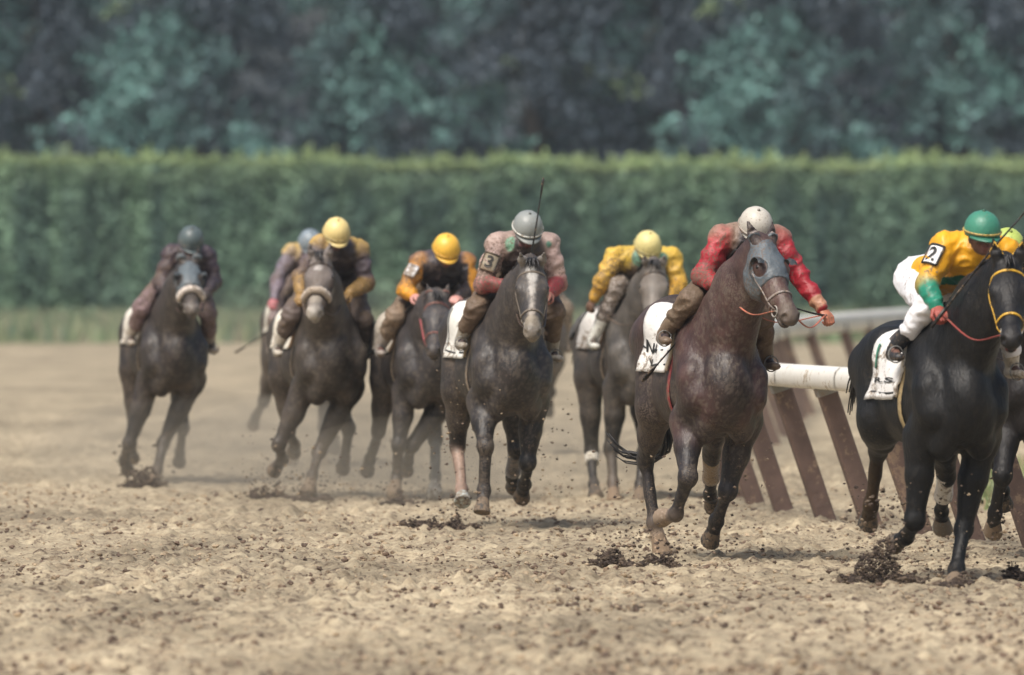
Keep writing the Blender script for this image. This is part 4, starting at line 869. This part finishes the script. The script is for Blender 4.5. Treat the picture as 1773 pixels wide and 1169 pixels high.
# -- number 5: grey-brown horse behind
runner(dict(label='dusty grey-brown racehorse running behind the bay with the blinker hood', X=.97, Y=69, yaw=15, col=(.085, .075, .068), midcol=(.15, .135, .12), res=.018, dz=-.03,
    poll=(1134, 465), muz=(1130, 563), RF=((1058, 775, 1), (1061, 835, 1), (1063, 866, 1)), LF=((1112, 790, 1), (1109, 840, 1), (1107, 866, 1)), RH=((1024, 782, -1), (1028, 838, 1), (1031, 860, 1)), LH=((1118, 770, -1), (1120, 810, -1), (1120, 830, -1)),
    ear=(.1, 1), headcol=(.27, .235, .20), earcol=(.34, .30, .27), muzcol=(.22, .18, .15), wraps={'RH': (.15, .35, (.65, .6, .5))}, hoofcol={'RF': (.22, .14, .09)}, pastern={'RF': (.2, .14, .1)}, cannon={'RF': (.12, .10, .08)}, clothcol=(.6, .58, .55)),
    dict(label='jockey in cream-yellow helmet and yellow silks with green blocks', head=(1122, 424), shR=(1066, 446), shL=(1163, 447), elR=(1042, 487), elL=(1175, 490), haR=(1024, 527, .15), haL=(1158, 520), knR=(1070, 495), knL=(1160, 540), anR=(1026, 590), anL=(1165, 600),
    jersey=(.10, .07, .06), sleeve=(.62, .38, .05), shoulder=(.62, .42, .06), cuff=(.60, .33, .04), breeches=(.38, .34, .31), boots=(.70, .70, .64), helmet=(.72, .62, .26), glove=(.16, .09, .06), res=.013, skin=(.12, .09, .07),
    spots=[('arm', -1, .25, .05, (.10, .20, .13)), ('torso', -.06, .1, .07, (.10, .22, .15)), ('torso', .14, .1, .06, (.10, .22, .15)), ('arm', 1, .35, .05, (.10, .22, .13))]),
    [([(1022, 530, .15), (1008, 552, -.05), (995, 577, -.3)], 'dark whip hanging from the brown-gloved hand of the yellow and green rider')])
# -- number 3
runner(dict(label='dark muddy racehorse with a white blaze and raised ears in the middle of the field', X=-.075, Y=61.6, yaw=12, croup=.14, col=(.038, .030, .028), midcol=(.065, .055, .052), res=.0145, dz=-.02,
    poll=(921, 463), muz=(922, 574), RF=((841, 772, 1), (838, 850, 1), (834, 888, 1)), LF=((914, 800, 1), (908, 838, -1), (903, 862, -1)), RH=((792, 775, -1), (800, 848, 1), (801, 872, 1)), LH=((893, 780, -1), (887, 828, -1), (890, 846, -1)),
    ear=(.15, 1), earcol=(.34, .31, .28), headcol=(.085, .075, .07), muzcol=(.30, .26, .21), fore_sky_sheen='RF', facepaint=[(0.090, -0.006, 0.085, 0.052, (0.70, 0.68, 0.64)), (0.106, 0.000, 0.083, 0.049, (0.69, 0.67, 0.62)), (0.122, 0.006, 0.080, 0.046, (0.68, 0.65, 0.61)), (0.139, -0.006, 0.078, 0.043, (0.66, 0.64, 0.59)), (0.155, 0.000, 0.075, 0.041, (0.65, 0.62, 0.58)), (0.171, 0.006, 0.073, 0.038, (0.64, 0.61, 0.57)), (0.187, -0.006, 0.071, 0.035, (0.63, 0.60, 0.55)), (0.203, 0.000, 0.068, 0.032, (0.62, 0.58, 0.54)), (0.220, 0.006, 0.066, 0.032, (0.60, 0.57, 0.52)), (0.236, -0.006, 0.064, 0.032, (0.59, 0.55, 0.51)), (0.252, 0.000, 0.061, 0.032, (0.58, 0.54, 0.49)), (0.268, 0.006, 0.059, 0.032, (0.57, 0.53, 0.48)), (0.284, -0.006, 0.056, 0.032, (0.56, 0.51, 0.46)), (0.300, 0.000, 0.054, 0.032, (0.54, 0.50, 0.45)), (0.317, 0.006, 0.052, 0.032, (0.53, 0.48, 0.43)), (0.333, -0.006, 0.049, 0.032, (0.52, 0.47, 0.42)), (0.349, 0.000, 0.047, 0.032, (0.51, 0.46, 0.40)), (0.365, 0.006, 0.045, 0.034, (0.50, 0.44, 0.39)), (0.381, -0.006, 0.042, 0.036, (0.48, 0.43, 0.37)), (0.398, 0.000, 0.040, 0.038, (0.47, 0.41, 0.36)), (0.414, 0.006, 0.037, 0.040, (0.46, 0.40, 0.34)), (0.430, -0.006, 0.035, 0.042, (0.45, 0.39, 0.33)), (.5, 0, 0, .065, (.34, .29, .22))],
    cannon={'RH': (.50, .34, .26)}, hoofcol={'RH': (.42, .46, .44)}, wraps={'LH': (-.1, .8, (.075, .06, .05))}, bridle=(.16, .13, .10), marks=[('E', -.34, -.98, .085, .16, (.03, .04, .03), 1)], stripes=[([(-.47, -.60), (-.50, -1.0), (-.54, -1.34)], .008, (.06, .06, .06)), ([(.0, -1.34), (-.35, -1.36), (-.53, -1.33)], .008, (.06, .06, .06))], padcol=(.38, .30, .2), clothcol=(.78, .77, .72)),
    dict(label='jockey in grey cap and pink silks with red cuffs and number 3 on the arm', head=(914, 392), shR=(862, 424), shL=(950, 424), elR=(836, 492), elL=(966, 489), haR=(884, 496), haL=(947, 512), knR=(842, 535), knL=(958, 540), anR=(806, 588), anL=(957, 610),
    jersey=(.035, .025, .025), sleeve=(.42, .30, .27), shoulder=(.34, .25, .21), lower=(.40, .28, .23), cuff=(.26, .035, .04), breeches=(.13, .085, .055), boots=(.33, .30, .25), helmet=(.27, .29, .28), band=(.5, .5, .46), glove=(.30, .12, .09), res=.011, skin=(.05, .035, .035),
    spots=[('torso', -.10, .05, .055, (.12, .26, .17)), ('torso', -.02, .1, .04, (.35, .08, .08)), ('torso', .17, .05, .03, (.08, .2, .14))], patch=('3', -1, .50, .115, (.30, .26, .19), (.03, .025, .02), (.95, -.35, .1)), patch_edge=(.05, .04, .03)),
    [([(918, 452, .55), (926, 405, .6), (936, 341, .62)], 'thin black whip standing straight up in front of the grey cap')])
# -- the bay in blinkers
runner(dict(label='reddish bay racehorse in a grey blinker hood with its head turned right', X=1.25, Y=54.6, yaw=13.5, croup=.18, col=(.050, .032, .029), midcol=(.095, .048, .042), legcol=(.03, .025, .027), res=.0125, dz=-.03,
    poll=(1318, 425), muz=(1374, 545), pollx=.80, roll=.05, RF=((1191, 825, 1), (1170, 890, -1), (1146, 897, -1)), LF=((1260, 850, 1), (1240, 903, -1), (1229, 938, -1)), RH=((1118, 800, -1), (1133, 905, 1), (1147, 958, 1)), LH=((1232, 790, -1), (1230, 855, -1), (1236, 880, -1)),
    ear=(-.9, .35), headcol=(.12, .062, .052), earcol=(.06, .04, .04), muzcol=(.16, .12, .10), hood=(.095, .115, .13), pastern={'RH': (.5, .38, .28), 'RF': (.4, .3, .22)}, hoofcol={'RH': (.42, .30, .21), 'RF': (.35, .28, .22)}, wraps={'LH': (.05, .62, (.34, .24, .14))}, bridle=(.26, .22, .20), rein=(.50, .16, .10),
    tail=[(1150, 700, -1.3), (1150, 780, -1.5), (1085, 790, -1.7), (1034, 738, -1.75)], girth=(.22, .03, .03), fore_sky_sheen='RF', marks=[('NA', -.385, -.98, .10, .20, (.02, .02, .02), 1), ('V', -.40, -1.27, .09, .15, (.02, .02, .02), 1)], stripes=[([(.0, -.98), (-.35, -1.02), (-.52, -1.0)], .007, (.03, .03, .03)), ([(.0, -1.30), (-.35, -1.34), (-.54, -1.30)], .007, (.03, .03, .03))], clothcol=(.80, .79, .76), padcol=(.5, .42, .3)),
    dict(label='jockey in pale grey helmet and red sleeves with left arm stretched out over the rail', head=(1309, 389), shR=(1252, 412), shL=(1347, 414), elR=(1216, 480), elL=(1384, 478, .25), haR=(1248, 497), haL=(1430, 545, .45), knR=(1206, 520), knL=(1318, 550), anR=(1158, 578), anL=(1328, 622),
    jersey=(.035, .03, .035), sleeve=(.33, .010, .020), shoulder=(.26, .18, .13), lower=(.30, .010, .02), cuff=(.34, .012, .022), breeches=(.15, .10, .065), boots=(.17, .12, .08), helmet=(.52, .49, .43), band=(.3, .26, .22), glove=(.46, .17, .10), res=.0105, skin=(.05, .035, .035),  # near-black torso colour paints in the shade between the red sleeves
    spots=[('arm', -1, .55, .035, (.25, .2, .15)), ('fore', 1, .72, .055, (.50, .25, .15)), ('arm', 1, .0, .055, (.26, .18, .13))]),
    [([(1246, 508, .44), (1196, 565, .25), (1134, 636, .0)], 'long thin grey whip slanting down across the bay horse shoulder'), ([(1437, 548, .46), (1410, 543, .5), (1388, 537, .52)], 'short black whip end held in the outstretched orange glove')])
# -- runner behind number 2, mostly out of frame
runner(dict(label='black racehorse at the right edge, hidden behind the number 2 horse', X=3.28, Y=54.5, yaw=14, col=(.022, .018, .018), clean=True, res=.018, poll=(1800, 470), muz=(1812, 575),
    RF=((1736, 822, 1), (1722, 888, -1), (1719, 922, -1)), LF=((1800, 850, 1), (1800, 920, 1), (1800, 960, 1)), RH=((1727, 800, -1), (1735, 850, -1), (1738, 875, -1)), LH=((1800, 800, -1), (1810, 880, 1), (1810, 930, 1)), clothcol=(.6, .55, .6)),
    dict(label='jockey in lime-green helmet at the right edge behind the number 2 rider', head=(1745, 426), shR=(1762, 470, .05), shL=(1825, 470, .05), elR=(1762, 520), elL=(1850, 520), haR=(1790, 540), haL=(1820, 540), knR=(1770, 560), knL=(1830, 560), anR=(1765, 640), anL=(1840, 640),
    jersey=(.55, .16, .32), breeches=(.4, .4, .45), boots=(.08, .08, .09), helmet=(.42, .52, .12), res=.014, clean=True))
# -- number 2: the black horse
runner(dict(label='glossy black racehorse with yellow bridle, largest and rightmost in front', X=2.57, Y=51.2, yaw=16, croup=.07, cth=1.80, cx0=-.38, col=(.0115, .0115, .0125), legcol=(.009, .009, .010), clean=True, res=.0125, dz=-.06,
    poll=(1745, 462), muz=(1752, 585), pollx=.85, RF=((1584, 900, 1), (1570, 930, -1), (1548, 942, -1)), LF=((1668, 915, 1), (1656, 985, 1), (1650, 1016, 1)), RH=((1520, 782, -1), (1508, 875, -1), (1502, 910, -1)), LH=((1638, 825, -1), (1630, 885, -1), (1632, 918, -1)),
    ear=(-.5, .8), headcol=(.016, .015, .016), muzcol=(.03, .027, .027), facepaint=[(.53, -.02, -.115, .035, (.32, .03, .035)), (.53, .02, -.115, .035, (.32, .03, .035))], bridle=(.62, .36, .03), rein=(.25, .05, .04), wraps={'LH': (-.05, .6, (.72, .68, .62))}, cannon={'RH': (.055, .032, .014)}, hoofcol={'LH': (.2, .22, .21)}, clothcol=(.80, .79, .77), padcol=(.78, .76, .72), girth=(.4, .3, .15),
    marks=[('R.S.', -.22, -1.40, .22, .11, (.03, .03, .03), 1)], stripes=[([(-.40, -.75), (-.41, -.95), (-.43, -1.15)], .02, (.05, .22, .15)), ([(.0, -1.66), (-.2, -1.68), (-.46, -1.66)], .007, (.03, .03, .03))]),
    dict(label='jockey in green helmet and yellow silks with green cuffs and number 2 on the arm', head=(1701, 397), shR=(1638, 426), shL=(1743, 436), elR=(1605, 492), elL=(1752, 505), haR=(1628, 541), haL=(1716, 512), knR=(1645, 530), knL=(1747, 560), anR=(1590, 605), anL=(1752, 635), pel=(1606, 478, -.48),
    jersey=(.74, .36, .012), sleeve=(.74, .36, .012), shoulder=(.74, .36, .012), cuff=(.015, .22, .14), hoop=(-.20, -.155, (.02, .13, .08)), breeches=(.76, .76, .79), boots=(.02, .02, .022), bootL=(.55, .5, .42), helmet=(.05, .23, .155), band=(.42, .30, .08), glove=(.36, .08, .06), skin=(.15, .075, .055), goggle=(.25, .26, .28), res=.0105, clean=True, pitch=-.12,
    patch=('2', -1, .38, .115, (.80, .80, .80), (.015, .015, .015), (.55, -.8, .3))),
    [([(1613, 566, .45), (1664, 500, .62), (1718, 432, .75), (1769, 374, .85)], 'black whip raised diagonally across the yellow silks')])

# ------------------------------------------------------------------ the damp air and the dust hanging over the track
def volume_box(name, lo, hi, dens, col, kind='stuff', node=None, aniso=.3):
    x0, y0, z0 = lo; x1, y1, z1 = hi; V = [(x0, y0, z0), (x1, y0, z0), (x1, y1, z0), (x0, y1, z0), (x0, y0, z1), (x1, y0, z1), (x1, y1, z1), (x0, y1, z1)]
    m = bpy.data.materials.new(name); m.use_nodes = True; t = m.node_tree
    for n in list(t.nodes):
        if n.type != 'OUTPUT_MATERIAL': t.nodes.remove(n)
    out = [n for n in t.nodes if n.type == 'OUTPUT_MATERIAL'][0]; p = t.nodes.new('ShaderNodeVolumePrincipled'); p.inputs['Density'].default_value = dens; p.inputs['Color'].default_value = (*col, 1); p.inputs['Anisotropy'].default_value = aniso
    t.links.new(p.outputs[0], out.inputs['Volume'])
    o = mesh_obj(name, V, [(0, 3, 2, 1), (4, 5, 6, 7), (0, 1, 5, 4), (1, 2, 6, 5), (2, 3, 7, 6), (3, 0, 4, 7)], m, smooth=False); tag(o, kind=kind); return t, p
volume_box('haze', (-700, -40, -2), (700, 1600, 22), .00042, (.76, .87, .93))

def dust(x, y, z, rx, ry, rz, dens):
    bm_v = []; F = []; nu, nv = 24, 12
    for i in range(1, nv):
        for k in range(nu):
            p = math.pi * i / nv; t = 2 * math.pi * k / nu; bm_v.append((rx * math.sin(p) * math.cos(t), ry * math.sin(p) * math.sin(t), rz * math.cos(p)))
    bm_v += [(0, 0, rz), (0, 0, -rz)]; n = len(bm_v)
    for i in range(nv - 2):
        for k in range(nu): F.append((i * nu + k, (i + 1) * nu + k, (i + 1) * nu + (k + 1) % nu, i * nu + (k + 1) % nu))
    for k in range(nu): F.append((n - 2, k, (k + 1) % nu)); F.append((n - 1, (nv - 2) * nu + (k + 1) % nu, (nv - 2) * nu + k))
    m = bpy.data.materials.new('dust'); m.use_nodes = True; t = m.node_tree
    for nd in list(t.nodes):
        if nd.type != 'OUTPUT_MATERIAL': t.nodes.remove(nd)
    out = t.nodes[0]; p = t.nodes.new('ShaderNodeVolumePrincipled'); p.inputs['Density'].default_value = dens; p.inputs['Color'].default_value = (.95, .83, .64, 1); p.inputs['Anisotropy'].default_value = .2; t.links.new(p.outputs[0], out.inputs['Volume'])
    o = mesh_obj('dust', bm_v, F, m, smooth=False); o.location = (x, y, z); tag(o, kind='stuff')
dust(-2.6, 74, .25, 1.6, 5.0, .55, .05)
dust(-1.5, 71, .25, 1.5, 5.0, .60, .065)
dust(-.8, 68.0, .2, 1.1, 3.5, .5, .07)
dust(.3, 72, .2, 1.6, 5.0, .5, .045)
dust(-1.0, 84, .5, 4.5, 8.0, 1.3, .010)

def spray(px0, px1, py0, py1, Y0, Y1, n, seed):
    r = random.Random(seed); mb = MB()
    for i in range(n):
        Y = Y0 + (Y1 - Y0) * r.random(); p = px2world(px0 + (px1 - px0) * r.random(), py0 + (py1 - py0) * r.random() ** .6, Y); s = .003 + .010 * r.random() ** 2.5
        if p[2] < 0: continue
        V, F = LUMPS[r.randrange(9)]; mb.add(V * s + p, F, r.choice([(.08, .055, .04), (.18, .13, .09), (.30, .23, .15)]))
    tag(mb.build('flying_dirt', M['dirt'], smooth=False), kind='stuff')
spray(740, 1000, 640, 915, 60.0, 63.0, 420, 3); spray(1020, 1340, 760, 985, 53.0, 57.0, 480, 4); spray(1460, 1773, 800, 1000, 50.0, 54.0, 460, 5); spray(420, 740, 740, 860, 66, 71, 420, 6)
